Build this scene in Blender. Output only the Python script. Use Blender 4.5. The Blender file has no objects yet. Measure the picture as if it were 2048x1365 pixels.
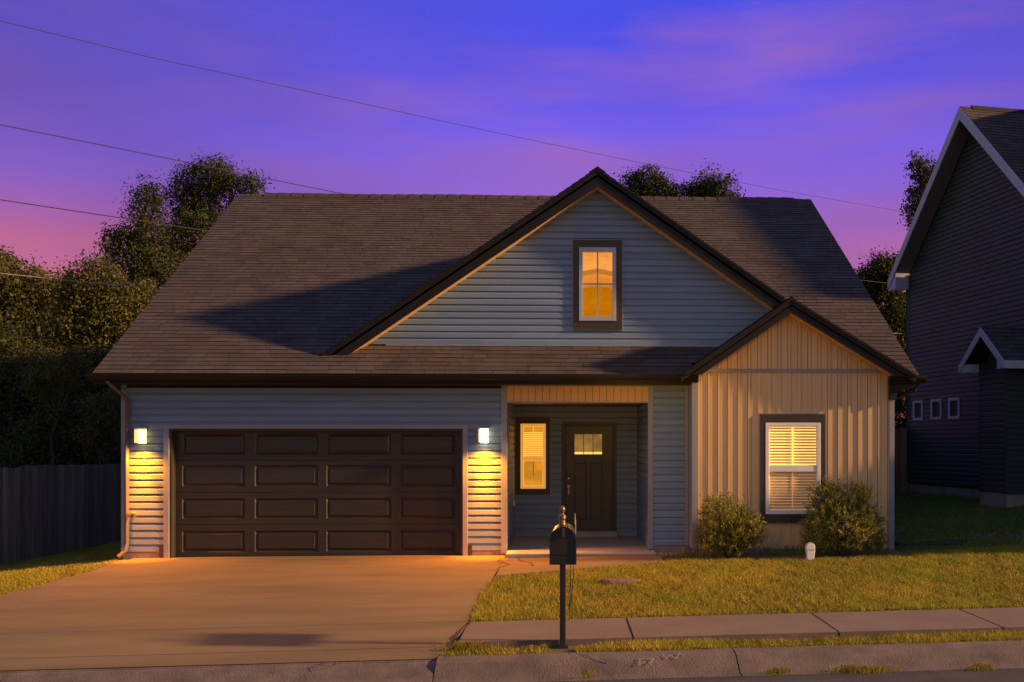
import bpy, bmesh, math, random
import numpy as np
from mathutils import Vector
random.seed(7); rng = np.random.default_rng(7)
scene = bpy.context.scene
C = scene.collection
XP = 2**-.6          # light sources other than the sun are set for this exposure
R = math.radians
def lin(r, g, b):
    f = lambda c: c/12.92 if c <= .04045 else ((c+.055)/1.055)**2.4
    return (f(r/255), f(g/255), f(b/255), 1.0)

# ------------------------------------------------------------------ camera
FPX = 1935.0; YAW = R(2); CAM = (0.0, -16.1, 1.9)
cd = bpy.data.cameras.new('camera'); cam = bpy.data.objects.new('camera', cd); C.objects.link(cam)
cam.location = CAM; cam.rotation_euler = (R(90), 0, -YAW)
cd.sensor_width = 36; cd.lens = FPX/2048*36; cd.shift_x = -169/2048; cd.shift_y = 202.5/2048
cd.clip_end = 3000; cd.clip_start = .05
scene.camera = cam
# ------------------------------------------------------------------ world: dusk sky, violet overhead and pink near the horizon
SUN_DIR = Vector((.942, -.144, .306)).normalized()
w = bpy.data.worlds.new('World'); scene.world = w; w.use_nodes = True
nt = w.node_tree; N = nt.nodes; L = nt.links; N.clear()
out = N.new('ShaderNodeOutputWorld'); bg = N.new('ShaderNodeBackground'); L.new(bg.outputs[0], out.inputs[0])
tc = N.new('ShaderNodeTexCoord'); sep = N.new('ShaderNodeSeparateXYZ'); L.new(tc.outputs['Generated'], sep.inputs[0])
ramp = N.new('ShaderNodeValToRGB'); cr = ramp.color_ramp
stops = [(0, (170, 88, 84)), (.10, (205, 104, 104)), (.15, (208, 112, 128)), (.19, (190, 106, 158)), (.24, (148, 104, 212)), (.29, (128, 100, 236)),
         (.34, (100, 88, 232)), (.40, (74, 80, 230)), (.6, (84, 106, 190)), (1, (80, 106, 168))]
while len(cr.elements) < len(stops): cr.elements.new(.5)
for e, (p, c) in zip(cr.elements, stops): e.position = p; e.color = lin(*c)
L.new(sep.outputs['Z'], ramp.inputs[0])
mp = N.new('ShaderNodeMapping'); mp.inputs['Scale'].default_value = (1.4, 1.4, 9); mp.inputs['Rotation'].default_value = (0, R(9), 0)
mp.inputs['Location'].default_value = (3.1, .4, .2)
L.new(tc.outputs['Generated'], mp.inputs[0])
nz = N.new('ShaderNodeTexNoise'); nz.inputs['Scale'].default_value = 1.6; nz.inputs['Detail'].default_value = 5; nz.inputs['Roughness'].default_value = .5
L.new(mp.outputs[0], nz.inputs[0])
cl = N.new('ShaderNodeMapRange'); cl.inputs[1].default_value = .45; cl.inputs[2].default_value = .66; cl.inputs[4].default_value = .85
L.new(nz.outputs[0], cl.inputs[0])
mx = N.new('ShaderNodeMixRGB'); mx.inputs[2].default_value = lin(156, 104, 190)
L.new(cl.outputs[0], mx.inputs[0]); L.new(ramp.outputs[0], mx.inputs[1])
# broad darker / lighter drifts
nz2 = N.new('ShaderNodeTexNoise'); nz2.inputs['Scale'].default_value = 2.2; nz2.inputs['Detail'].default_value = 2
mp2 = N.new('ShaderNodeMapping'); mp2.inputs['Scale'].default_value = (1, 1, 2.5); mp2.inputs['Location'].default_value = (.7, 2.1, 0)
L.new(tc.outputs['Generated'], mp2.inputs[0]); L.new(mp2.outputs[0], nz2.inputs[0])
mr = N.new('ShaderNodeMapRange'); mr.inputs[1].default_value = .3; mr.inputs[2].default_value = .7; mr.inputs[3].default_value = .86; mr.inputs[4].default_value = 1.1
L.new(nz2.outputs[0], mr.inputs[0])
mu = N.new('ShaderNodeMapRange'); mu.inputs[1].default_value = .08; mu.inputs[2].default_value = .50; mu.inputs[3].default_value = 0; mu.inputs[4].default_value = .72
ax_ = N.new('ShaderNodeMath'); ax_.operation = 'SUBTRACT'; ax_.inputs[1].default_value = .10; L.new(sep.outputs['X'], ax_.inputs[0])
ab_ = N.new('ShaderNodeMath'); ab_.operation = 'ABSOLUTE'; L.new(ax_.outputs[0], ab_.inputs[0]); L.new(ab_.outputs[0], mu.inputs[0])
me_ = N.new('ShaderNodeMapRange'); me_.inputs[1].default_value = .17; me_.inputs[2].default_value = .30; L.new(sep.outputs['Z'], me_.inputs[0])
mm_ = N.new('ShaderNodeMath'); mm_.operation = 'MULTIPLY'; L.new(mu.outputs[0], mm_.inputs[0]); L.new(me_.outputs[0], mm_.inputs[1])
mz_ = N.new('ShaderNodeMixRGB'); mz_.inputs[2].default_value = lin(100, 80, 172); L.new(mm_.outputs[0], mz_.inputs[0]); L.new(mx.outputs[0], mz_.inputs[1])
hs = N.new('ShaderNodeHueSaturation'); L.new(mz_.outputs[0], hs.inputs['Color']); L.new(mr.outputs[0], hs.inputs['Value'])
# the half of the sky behind the street: paler warm afterglow, slate blue higher up
ramp2 = N.new('ShaderNodeValToRGB'); c2 = ramp2.color_ramp
st2 = [(0, (172, 154, 142)), (.2, (154, 144, 148)), (.5, (100, 114, 156)), (1, (80, 106, 168))]
while len(c2.elements) < len(st2): c2.elements.new(.5)
for e, (p, c) in zip(c2.elements, st2): e.position = p; e.color = lin(*c)
L.new(sep.outputs['Z'], ramp2.inputs[0])
my = N.new('ShaderNodeMapRange'); my.interpolation_type = 'SMOOTHSTEP'; my.inputs[1].default_value = .60; my.inputs[2].default_value = .80
L.new(sep.outputs['Y'], my.inputs[0])
mf = N.new('ShaderNodeMixRGB'); L.new(my.outputs[0], mf.inputs[0]); L.new(ramp2.outputs[0], mf.inputs[1]); L.new(hs.outputs[0], mf.inputs[2])
L.new(mf.outputs[0], bg.inputs[0]); bg.inputs[1].default_value = XP
# ------------------------------------------------------------------ sun, low from the right
sd = bpy.data.lights.new('sun', 'SUN'); so = bpy.data.objects.new('sun', sd); C.objects.link(so)
sd.energy = 5.0; sd.angle = R(2.2); sd.color = (1, .58, .25)
so.rotation_euler = SUN_DIR.to_track_quat('Z', 'Y').to_euler()
so.location = (30, -10, 20)
# ------------------------------------------------------------------ exposure
scene.view_settings.view_transform = 'Standard'; scene.view_settings.look = 'None'
scene.view_settings.exposure = .6; scene.view_settings.gamma = 1
scene.render.resolution_x = 1024; scene.render.resolution_y = 682

# ================================================================== helpers
A_ = (math.sin(YAW), math.cos(YAW)); R_ = (math.cos(YAW), -math.sin(YAW))
def at(u, v, dep):                       # a bearing of the survey camera plus a distance -> world point
    s = (u-1193)/FPX
    return Vector((dep*(A_[0]+R_[0]*s), CAM[1]+dep*(A_[1]+R_[1]*s), CAM[2]+dep*(885-v)/FPX))

def link(o, parent=None):
    C.objects.link(o)
    if parent is not None: o.parent = parent
    return o
def tag(o, label=None, cat=None, group=None, kind=None):
    if label: o['label'] = label
    if cat: o['category'] = cat
    if group: o['group'] = group
    if kind: o['kind'] = kind
    return o
def empty(name, loc=(0, 0, 0)):
    o = bpy.data.objects.new(name, None); o.location = loc; C.objects.link(o); o.empty_display_size = .2
    return o
def parent_keep(o, p):
    o.parent = p
    o.location = Vector(o.location) - Vector(p.location)

class MB:
    def __init__(s): s.v = []; s.f = []; s.m = []; s.t = []
    def face(s, pts, m=0, t=.5):
        i = len(s.v); s.v += [tuple(p) for p in pts]; s.f.append(tuple(range(i, i+len(pts)))); s.m.append(m); s.t.append(t)
    def box(s, x0, x1, y0, y1, z0, z1, m=0, t=.5):
        s.prism([(x0, z0), (x1, z0), (x1, z1), (x0, z1)], (0, y0, 0), (1, 0, 0), (0, 0, 1), (0, 1, 0), y1-y0, m, t)
    def prism(s, poly, O, a, b, n, d, m=0, t=.5):
        O, a, b, n = Vector(O), Vector(a), Vector(b), Vector(n)
        i = len(s.v); k = len(poly)
        for (p, q) in poly: s.v.append(tuple(O+a*p+b*q))
        for (p, q) in poly: s.v.append(tuple(O+a*p+b*q+n*d))
        fs = [tuple(range(i, i+k)), tuple(range(i+2*k-1, i+k-1, -1))]
        for j in range(k):
            j2 = (j+1) % k; fs.append((i+j, i+k+j, i+k+j2, i+j2))
        s.f += fs; s.m += [m]*len(fs); s.t += [t]*len(fs)
    def tube(s, pts, r, seg=8, m=0, cap=True):
        pts = [Vector(p) for p in pts]; rings = []
        rs = r if isinstance(r, (list, tuple)) else [r]*len(pts)
        up = Vector((0, 0, 1))
        for k, p in enumerate(pts):
            d = (pts[min(k+1, len(pts)-1)]-pts[max(k-1, 0)]).normalized()
            u = up if abs(d.dot(up)) < .95 else Vector((1, 0, 0))
            x = d.cross(u).normalized(); y = x.cross(d).normalized()
            i = len(s.v)
            for j in range(seg):
                an = 2*math.pi*j/seg; s.v.append(tuple(p+(x*math.cos(an)+y*math.sin(an))*rs[k]))
            rings.append(i)
        for k in range(len(pts)-1):
            for j in range(seg):
                j2 = (j+1) % seg; s.f.append((rings[k]+j, rings[k]+j2, rings[k+1]+j2, rings[k+1]+j)); s.m.append(m); s.t.append(.5)
        if cap:
            s.f.append(tuple(rings[0]+j for j in range(seg))[::-1]); s.m.append(m); s.t.append(.5)
            s.f.append(tuple(rings[-1]+j for j in range(seg))); s.m.append(m); s.t.append(.5)
    def lathe(s, c, prof, seg=16, m=0):
        rings = []
        for (r, z) in prof:
            i = len(s.v); rings.append(i)
            for j in range(seg):
                an = 2*math.pi*j/seg; s.v.append((c[0]+r*math.cos(an), c[1]+r*math.sin(an), c[2]+z))
        for k in range(len(prof)-1):
            for j in range(seg):
                j2 = (j+1) % seg; s.f.append((rings[k]+j, rings[k]+j2, rings[k+1]+j2, rings[k+1]+j)); s.m.append(m); s.t.append(.5)
    def build(s, name, mats, parent=None, smooth=False, bevel=0, recalc=False, tone=False):
        me = bpy.data.meshes.new(name); me.from_pydata(s.v, [], s.f)
        if not isinstance(mats, (list, tuple)): mats = [mats]
        for x in mats: me.materials.append(x)
        me.polygons.foreach_set('material_index', s.m)
        if smooth: me.polygons.foreach_set('use_smooth', [True]*len(s.f))
        if tone:
            at_ = me.attributes.new('tone', 'FLOAT', 'FACE'); at_.data.foreach_set('value', s.t)
        me.update()
        if recalc:
            bm = bmesh.new(); bm.from_mesh(me); bmesh.ops.recalc_face_normals(bm, faces=bm.faces); bm.to_mesh(me); bm.free()
        o = bpy.data.objects.new(name, me); link(o)
        if parent is not None:
            o.parent = parent
            pl = Vector((0, 0, 0)); q = parent
            while q is not None: pl += Vector(q.location); q = q.parent
            o.location = -pl
        if bevel:
            b = o.modifiers.new('bevel', 'BEVEL'); b.width = bevel; b.segments = 2; b.limit_method = 'ANGLE'
        return o
def np_mesh(name, V, nper, mat, tones=None, parent=None):
    V = np.asarray(V, dtype=np.float32).reshape(-1, 3); n = len(V); nf = n//nper
    me = bpy.data.meshes.new(name); me.vertices.add(n); me.vertices.foreach_set('co', V.ravel())
    me.loops.add(n); me.loops.foreach_set('vertex_index', np.arange(n, dtype=np.int32))
    me.polygons.add(nf); me.polygons.foreach_set('loop_start', np.arange(0, n, nper, dtype=np.int32))
    try: me.polygons.foreach_set('loop_total', np.full(nf, nper, dtype=np.int32))
    except Exception: pass
    if tones is not None:
        a = me.attributes.new('tone', 'FLOAT', 'FACE'); a.data.foreach_set('value', np.asarray(tones, dtype=np.float32))
    me.materials.append(mat); me.update(calc_edges=True); me.validate()
    o = bpy.data.objects.new(name, me); link(o)
    if parent is not None: o.parent = parent; o.location = -Vector(parent.location)
    return o

# ------------------------------------------------------------------ materials
def mat(name, col, rough=.7, var=.0, vscale=4.0, bump=0, bscale=60, metal=0, tone=0, spec=.5, stretch=(1, 1, 1), col2=None, trans=None, emit=None, estr=0):
    m = bpy.data.materials.new(name); m.use_nodes = True; n = m.node_tree.nodes; l = m.node_tree.links
    b = n['Principled BSDF']; b.inputs['Roughness'].default_value = rough; b.inputs['Metallic'].default_value = metal
    b.inputs['Specular IOR Level'].default_value = spec
    c1 = (*col, 1); src = None
    tcn = n.new('ShaderNodeTexCoord'); mpn = n.new('ShaderNodeMapping'); mpn.inputs['Scale'].default_value = stretch; l.new(tcn.outputs['Object'], mpn.inputs[0])
    rgb = n.new('ShaderNodeRGB'); rgb.outputs[0].default_value = c1; src = rgb.outputs[0]
    if var or col2:
        t = n.new('ShaderNodeTexNoise'); t.inputs['Scale'].default_value = vscale; t.inputs['Detail'].default_value = 8; t.inputs['Roughness'].default_value = .62; l.new(mpn.outputs[0], t.inputs[0])
        r = n.new('ShaderNodeMapRange'); r.inputs[1].default_value = .32; r.inputs[2].default_value = .68; l.new(t.outputs[0], r.inputs[0])
        x = n.new('ShaderNodeMixRGB'); l.new(r.outputs[0], x.inputs[0])
        if col2 is None:
            x.inputs[1].default_value = (*[c*(1-var) for c in col], 1); x.inputs[2].default_value = (*[min(1, c*(1+var)) for c in col], 1)
        else:
            x.inputs[1].default_value = c1; x.inputs[2].default_value = (*col2, 1)
        src = x.outputs[0]
    if tone:
        a = n.new('ShaderNodeAttribute'); a.attribute_name = 'tone'
        r = n.new('ShaderNodeMapRange'); r.inputs[3].default_value = 1-tone; r.inputs[4].default_value = 1+tone; l.new(a.outputs['Fac'], r.inputs[0])
        h = n.new('ShaderNodeHueSaturation'); l.new(src, h.inputs['Color']); l.new(r.outputs[0], h.inputs['Value']); src = h.outputs[0]
    l.new(src, b.inputs['Base Color'])
    if bump:
        t2 = n.new('ShaderNodeTexNoise'); t2.inputs['Scale'].default_value = bscale; t2.inputs['Detail'].default_value = 6; l.new(mpn.outputs[0], t2.inputs[0])
        bp = n.new('ShaderNodeBump'); bp.inputs['Strength'].default_value = bump; bp.inputs['Distance'].default_value = .01
        l.new(t2.outputs[0], bp.inputs['Height']); l.new(bp.outputs[0], b.inputs['Normal'])
    if trans:
        tr = n.new('ShaderNodeBsdfTranslucent'); l.new(src, tr.inputs[0]); ms = n.new('ShaderNodeMixShader'); ms.inputs[0].default_value = trans
        l.new(b.outputs[0], ms.inputs[1]); l.new(tr.outputs[0], ms.inputs[2]); l.new(ms.outputs[0], n['Material Output'].inputs[0])
    if emit:
        b.inputs['Emission Color'].default_value = (*emit, 1); b.inputs['Emission Strength'].default_value = estr*XP
    return m
M = {}
M['siding'] = mat('blue_vinyl_siding', (.175, .255, .395), .5, .08, 1.2, .06, 30, stretch=(1, 1, 8), tone=.07)
M['trim'] = mat('grey_vinyl_trim', (.26, .28, .34), .5, .05, 3)
M['tan'] = mat('tan_vinyl_siding', (.75, .52, .27), .55, .07, 1.5, .05, 40, stretch=(6, 6, .6))
M['soffit'] = mat('tan_soffit_panel', (.68, .40, .17), .5, .08, 3)
M['dark'] = mat('dark_brown_aluminium', (.012, .0095, .0085), .5, .15, 3, .03, 20, spec=.3)
M['wintrim'] = mat('brown_window_casing', (.048, .038, .032), .45, .1, 3)
M['white'] = mat('white_vinyl', (.86, .85, .82), .4, .04, 6)
M['shingle'] = mat('brown_asphalt_shingle', (.086, .068, .064), .93, .14, 1.3, .5, 160, tone=.16, spec=.2)
M['butt'] = mat('shingle_edge', (.014, .012, .012), .95)
M['garage'] = mat('dark_brown_garage_paint', (.036, .029, .023), .36, .22, 5, .12, 14, stretch=(.35, 1, 7))
M['door'] = mat('dark_olive_door_paint', (.062, .055, .04), .4, .12, 4)
M['concrete'] = mat('driveway_concrete', (.172, .122, .062), .9, .28, 1.1, .4, 45, stretch=(.3, 1.3, 1))
M['walk'] = mat('sidewalk_concrete', (.18, .13, .105), .9, .13, 1.4, .35, 50)
M['curbc'] = mat('kerb_concrete', (.15, .113, .095), .95, .3, 3.5, .8, 55)
M['groove'] = mat('joint_filler', (.035, .03, .03), .95)
M['found'] = mat('foundation_concrete', (.30, .25, .22), .9, .16, 3, .4, 30)
M['porch'] = mat('porch_concrete', (.33, .33, .34), .8, .14, 2, .25, 40)
M['asphalt'] = mat('road_asphalt', (.055, .052, .06), .93, .25, 2.5, .8, 120)
M['metal'] = mat('brushed_nickel', (.6, .58, .54), .3, metal=1)
M['black'] = mat('black_metal', (.022, .02, .022), .42, .2, 10, .1, 60)
M['bronze'] = mat('bronze_finial', (.25, .15, .1), .35, .2, 30, metal=.5)
M['fence'] = mat('weathered_fence_wood', (.17, .15, .13), .9, .35, 2.0, .5, 12, tone=.3, stretch=(5, 5, .35))
M['fence2'] = mat('brown_fence_wood', (.2, .12, .08), .9, .3, 2.0, .5, 12, tone=.2, stretch=(5, 5, .35))
M['nsid'] = mat('dark_slate_siding', (.034, .047, .046), .55, .1, 1.5, .05, 30, tone=.06)
M['ntrim'] = mat('pale_grey_trim', (.40, .45, .56), .5, .05, 3)
M['nsof'] = mat('grey_soffit', (.13, .12, .12), .6)
M['bark'] = mat('bark', (.06, .045, .035), .95, .3, 6, .8, 25, stretch=(1, 1, .2))
M['dirt'] = mat('lawn_soil', (.13, .105, .03), .98, .3, 2.2, .6, 60, col2=(.18, .12, .045))
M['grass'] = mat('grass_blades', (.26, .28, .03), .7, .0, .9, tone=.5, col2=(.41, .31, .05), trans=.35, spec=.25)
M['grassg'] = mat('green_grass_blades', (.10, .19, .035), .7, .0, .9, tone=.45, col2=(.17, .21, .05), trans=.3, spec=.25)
M['leafd'] = mat('dark_leaves', (.036, .055, .014), .6, .0, .35, tone=.45, col2=(.065, .07, .018), trans=.3, spec=.3)
M['leafg'] = mat('golden_green_leaves', (.13, .115, .022), .6, .0, .4, tone=.45, col2=(.055, .07, .018), trans=.3, spec=.3)
M['leafb'] = mat('shrub_leaves', (.19, .21, .045), .55, .0, 2.5, tone=.55, col2=(.30, .27, .06), trans=.3, spec=.35)
M['stone'] = mat('garden_stone', (.15, .09, .085), .95, .3, 12, .8, 30)
M['glass'] = mat('dark_window_glass', (.012, .013, .016), .5, spec=.2)
M['chalk'] = mat('chalk_line', (.30, .25, .225), .95)
M['rubber'] = mat('black_plastic', (.02, .02, .02), .5)
M['wire'] = mat('wire_insulation', (.05, .04, .045), .6)
M['wirel'] = mat('bright_wire', (.35, .3, .26), .5)
def emis(name, col, s, col2=None, scale=6, stretch=(1, 1, 1)):
    m = bpy.data.materials.new(name); m.use_nodes = True; n = m.node_tree.nodes; l = m.node_tree.links; n.clear()
    o = n.new('ShaderNodeOutputMaterial'); e = n.new('ShaderNodeEmission'); l.new(e.outputs[0], o.inputs[0]); e.inputs[1].default_value = s*XP; e.inputs[0].default_value = (*col, 1)
    if col2:
        t = n.new('ShaderNodeTexNoise'); t.inputs['Scale'].default_value = scale; tcn = n.new('ShaderNodeTexCoord'); mpn = n.new('ShaderNodeMapping'); mpn.inputs['Scale'].default_value = stretch
        l.new(tcn.outputs['Object'], mpn.inputs[0]); l.new(mpn.outputs[0], t.inputs[0])
        r = n.new('ShaderNodeMapRange'); r.inputs[1].default_value = .35; r.inputs[2].default_value = .65; l.new(t.outputs[0], r.inputs[0])
        x = n.new('ShaderNodeMixRGB'); x.inputs[1].default_value = (*col, 1); x.inputs[2].default_value = (*col2, 1); l.new(r.outputs[0], x.inputs[0]); l.new(x.outputs[0], e.inputs[0])
    return m
M['lampglass'] = emis('lit_lamp_glass', (1, .62, .18), 5)
M['lamphot'] = emis('lit_lamp_bulb', (1, .78, .38), 10)
M['roomlight'] = emis('lit_room', (1, .66, .22), 1.1, (1, .45, .12), 2)
M['slat'] = mat('lit_blind_slat', (.8, .6, .24), .5, emit=(1, .60, .12), estr=1.15)
M['slatlow'] = mat('dimmed_blind_slat', (.7, .5, .28), .5, emit=(1, .50, .14), estr=.30)  # same blind lower down; insect screen's dimming put into colour and emission
M['slatp'] = mat('lit_narrow_blind_slat', (.8, .55, .22), .5, emit=(1, .52, .08), estr=.9)
M['doorglow'] = emis('lit_hall', (.8, .40, .08), .5, (.4, .22, .06), 4)

# ================================================================== ground
def interp(x, pts):
    if x <= pts[0][0]: return pts[0][1]
    for (a, b), (c, d) in zip(pts, pts[1:]):
        if x <= c: return b+(d-b)*(x-a)/(c-a)
    return pts[-1][1]
HP = [(-60, -2.2), (-30, -1.3), (-10.2, -.39), (-8.2, -.16), (-7.1, -.02), (-1, 0), (1.5, .05), (5.3, .13), (7.5, .25), (9.6, .38), (14, .6), (40, 1.6)]
def street(x): return -.14+.02*x
def gz(x, y):
    h = interp(x, HP)
    if y > 0: h += min(.2, .012*y)
    s = street(x)+.03
    if y <= -5.2: t = 1
    elif y >= -.6: t = 0
    else:
        t = (-.6-y)/4.6; t = t*t*(3-2*t)*.5+t*.5
    z = h*(1-t)+s*t
    if y < -6.3: z -= .055
    return z
# terrain sheet
def ed_in(x, y): return -6.77 < y < -.2 and x > -6.9+min(0, (y+1)*.25)
def axis(vals): return sorted(set(round(v, 3) for v in vals))
xs = axis([-900, -400, -150, -80, -50, -35, -25]+[-20+i*.5 for i in range(81)]+[25, 35, 50, 80, 150, 400, 900])
ys = axis([-6.8, -6.62, -6.5, -6.34, -6.28]+[-6+i*.4 for i in range(32)]+[7.5+i for i in range(20)]+[30, 40, 60, 100, 200, 500, 1200])
g = MB()
for x in xs:
    for y in ys: g.v.append((x, y, gz(x, y)-(.09 if -8.6 < x < -1.4 and ed_in(x, y) else 0)))
ny = len(ys)
for i in range(len(xs)-1):
    for j in range(ny-1):
        g.f.append((i*ny+j, (i+1)*ny+j, (i+1)*ny+j+1, i*ny+j+1)); g.m.append(0); g.t.append(.5)
tag(g.build('ground', M['dirt'], smooth=True), kind='structure')
# road
g = MB(); rx = [-900, -200, -60]+[-20+2*i for i in range(21)]+[60, 200, 900]
for a, b in zip(rx, rx[1:]):
    g.face([(a, -7.18, street(a)-.155), (b, -7.18, street(b)-.155), (b, -15, street(b)-.06), (a, -15, street(a)-.06)])
    g.face([(a, -15, street(a)-.06), (b, -15, street(b)-.06), (b, -60, street(b)-.1), (a, -60, street(a)-.1)])
tag(g.build('road', M['asphalt']), kind='structure')
# kerb with joints, rolled profile; low mountable part at the drive
g = MB(); kj = [-40, -20, -9.5, -5.2, -1.2, 1.65, 4.65, 7.7, 12, 20, 40]
def kprof(low):
    if low: return [(-6.76, -.02), (-6.86, -.035), (-7.0, -.075), (-7.1, -.11), (-7.24, -.135), (-7.24, -.3), (-6.76, -.3)]
    return [(-6.72, 0), (-6.84, -.003), (-6.93, -.02), (-7.0, -.055), (-7.08, -.11), (-7.14, -.135), (-7.24, -.145), (-7.24, -.3), (-6.72, -.3)]
for a, b in zip(kj, kj[1:]):
    low = (b <= -1.1 and a >= -9.6); pr = kprof(low); n = max(1, int((b-a)/1.0)); a2, b2 = a+.006, b-.006; st = [a2+(b2-a2)*k/n for k in range(n+1)]
    for p, q in zip(st, st[1:]):
        for (y0, z0), (y1, z1) in zip(pr, pr[1:]):
            g.face([(p, y0, street(p)+z0), (q, y0, street(q)+z0), (q, y1, street(q)+z1), (p, y1, street(p)+z1)])
    for e in (a2, b2): g.face([(e, y, street(e)+z) for (y, z) in pr])
kerb = tag(g.build('kerb', M['curbc']), kind='structure')
# drive
RIGHT = [(0, -.95), (-1.5, -.95), (-2.0, -.98), (-2.6, -1.03), (-3.4, -1.08), (-4.6, -1.09), (-5.3, -1.06), (-6.3, -1.1), (-6.76, -1.2)]
LEFT = [(0, -7.0), (-.3, -7.18), (-1.3, -7.02), (-2.0, -7.2), (-2.9, -7.5), (-4, -7.9), (-5.3, -8.3), (-6.76, -9.0)]
yi = [0.1, -.1, -.3, -.6, -.9, -1.3, -1.6, -2, -2.5, -2.9, -3.4, -4, -4.6, -5.19, -5.205]+[-5.4, -5.7, -6.0, -6.31, -6.33, -6.6, -6.765]
def ed(y, pts):
    return interp(-y, [(-a, b) for a, b in pts])
g = MB(); NX = 14
for y0, y1 in zip(yi, yi[1:]):
    jn = (y0 == -5.19) or (y0 == -6.31)
    for k in range(NX):
        def pt(y, t):
            x = ed(y, LEFT)*(1-t)+ed(y, RIGHT)*t
            wob = .02*math.sin(x*1.3)*(1 if jn else 0)
            z = gz(x, y)+.022
            if y < -5.2: z = street(x)+.052+(y+5.2)/1.56*.064
            return (x, y+wob*0, z)
        g.face([pt(y0, k/NX), pt(y0, (k+1)/NX), pt(y1, (k+1)/NX), pt(y1, k/NX)], 1 if jn else 0)
for side, pts in ((0, LEFT), (1, RIGHT)):
    for y0, y1 in zip(yi, yi[1:]):
        p = (ed(y0, pts), y0); q = (ed(y1, pts), y1)
        g.face([(*p, gz(*p)+.021), (*q, gz(*q)+.021), (*q, gz(*q)-.1), (*p, gz(*p)-.1)])
drive = tag(g.build('driveway', [M['concrete'], M['groove']]), kind='structure')
def crack(name, pts, wd, parent, zf):
    g = MB(); 
    P_ = []
    for (a, b), (c, d) in zip(pts, pts[1:]):
        n = max(2, int(math.hypot(c-a, d-b)/.06))
        for k in range(n): P_.append((a+(c-a)*k/n+random.uniform(-.009, .009), b+(d-b)*k/n+random.uniform(-.009, .009)))
    P_.append(pts[-1])
    for (a, b), (c, d) in zip(P_, P_[1:]):
        l = math.hypot(c-a, d-b) or 1; nx, ny_ = -(d-b)/l, (c-a)/l; w0 = wd*random.uniform(.5, 1.2)
        g.face([(a-nx*w0, b-ny_*w0, zf(a, b)), (c-nx*w0, d-ny_*w0, zf(c, d)), (c+nx*w0, d+ny_*w0, zf(c, d)), (a+nx*w0, b+ny_*w0, zf(a, b))])
    return g.build(name, M['groove'], parent)
zd = lambda x, y: gz(x, y)+.028
crack('crack', [(-1.03, -5.25), (-1.06, -5.7), (-1.12, -6.2)], .016, drive, lambda x, y: street(x)+.06+(y+5.2)/1.56*.064)
crack('crack', [(-6.9, -3.5), (-5.6, -3.4), (-4.4, -3.6), (-3.4, -3.5)], .003, drive, zd)
crack('crack', [(-3.6, -1.9), (-2.7, -2.0), (-1.9, -1.85)], .003, drive, zd)
crack('crack', [(-2.6, -.42), (-1.3, -.40), (-.95, -.42)], .004, drive, zd)
zk = lambda x, y: street(x)-.01-(max(0, -6.93-y))*.47+.012
crack('crack', [(-2.25, -6.8), (-2.3, -6.9), (-2.2, -6.98), (-2.1, -6.88), (-2.12, -6.8)], .008, kerb, lambda x, y: street(x)-.02+.01)
crack('crack', [(.15, -6.74), (.2, -6.85), (.3, -6.95), (.42, -7.0)], .004, kerb, lambda x, y: street(x)+.004-max(0, (-6.88-y))*.45)
# walkway from drive to porch
wk = [(-.95, -.49), (-.95, -2.15), (-.66, -2.05), (-.3, -1.93), (.05, -1.82), (.5, -1.68), (.95, -1.52), (1.35, -1.34), (1.55, -1.1), (1.58, -.49)]
g = MB()
xsw = [p[0] for p in wk[1:]]
for (a, b), (c, d) in zip(wk[1:], wk[2:]):
    if c-a < 1e-6: continue
    n = 3
    for k in range(n):
        ya0, ya1 = -.49+(b+.49)*k/n, -.49+(b+.49)*(k+1)/n; yc0, yc1 = -.49+(d+.49)*k/n, -.49+(d+.49)*(k+1)/n
        g.face([(a, ya0, gz(a, ya0)+.03), (c, yc0, gz(c, yc0)+.03), (c, yc1, gz(c, yc1)+.03), (a, ya1, gz(a, ya1)+.03)])
    g.face([(a, b, gz(a, b)+.03), (c, d, gz(c, d)+.03), (c, d, gz(c, d)-.1), (a, b, gz(a, b)-.1)])
walkway = tag(g.build('path', M['concrete']), kind='structure')
crack('crack', [(-.98, -.5), (-1.02, -.8), (-.82, -1.2), (-.95, -1.55), (-1.05, -1.75)], .009, drive, lambda x, y: gz(x, y)+.036)
crack('crack', [(-.72, -.5), (-.68, -.8), (-.48, -1.1), (-.45, -1.4)], .009, walkway, lambda x, y: gz(x, y)+.036)
# sidewalk slabs with real gaps
g = MB(); sj = [-1.06]+[.714+1.98*k-.0 for k in range(0, 12)]; sj = [-1.06, .714, 2.815, 4.515]+[4.515+1.9*k for k in range(1, 12)]
for a, b in zip(sj, sj[1:]):
    a2, b2 = a+.012, b-.012; zz = [street(a2)+.05, street(b2)+.05]
    g.face([(a2, -6.33, zz[0]), (b2, -6.33, zz[1]), (b2, -5.22, zz[1]), (a2, -5.22, zz[0])])
    g.face([(a2, -6.33, zz[0]), (b2, -6.33, zz[1]), (b2, -6.33, zz[1]-.14), (a2, -6.33, zz[0]-.14)])
    g.face([(a2, -5.22, zz[0]), (b2, -5.22, zz[1]), (b2, -5.22, zz[1]-.14), (a2, -5.22, zz[0]-.14)])
    for e, z in ((a2, zz[0]), (b2, zz[1])): g.face([(e, -6.33, z), (e, -5.22, z), (e, -5.22, z-.14), (e, -6.33, z-.14)])
    g.face([(b2, -6.32, zz[1]-.03), (b+.012, -6.32, zz[1]-.03), (b+.012, -5.22, zz[1]-.03), (b2, -5.22, zz[1]-.03)], 1)
tag(g.build('sidewalk', [M['walk'], M['groove']]), kind='structure')

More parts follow.
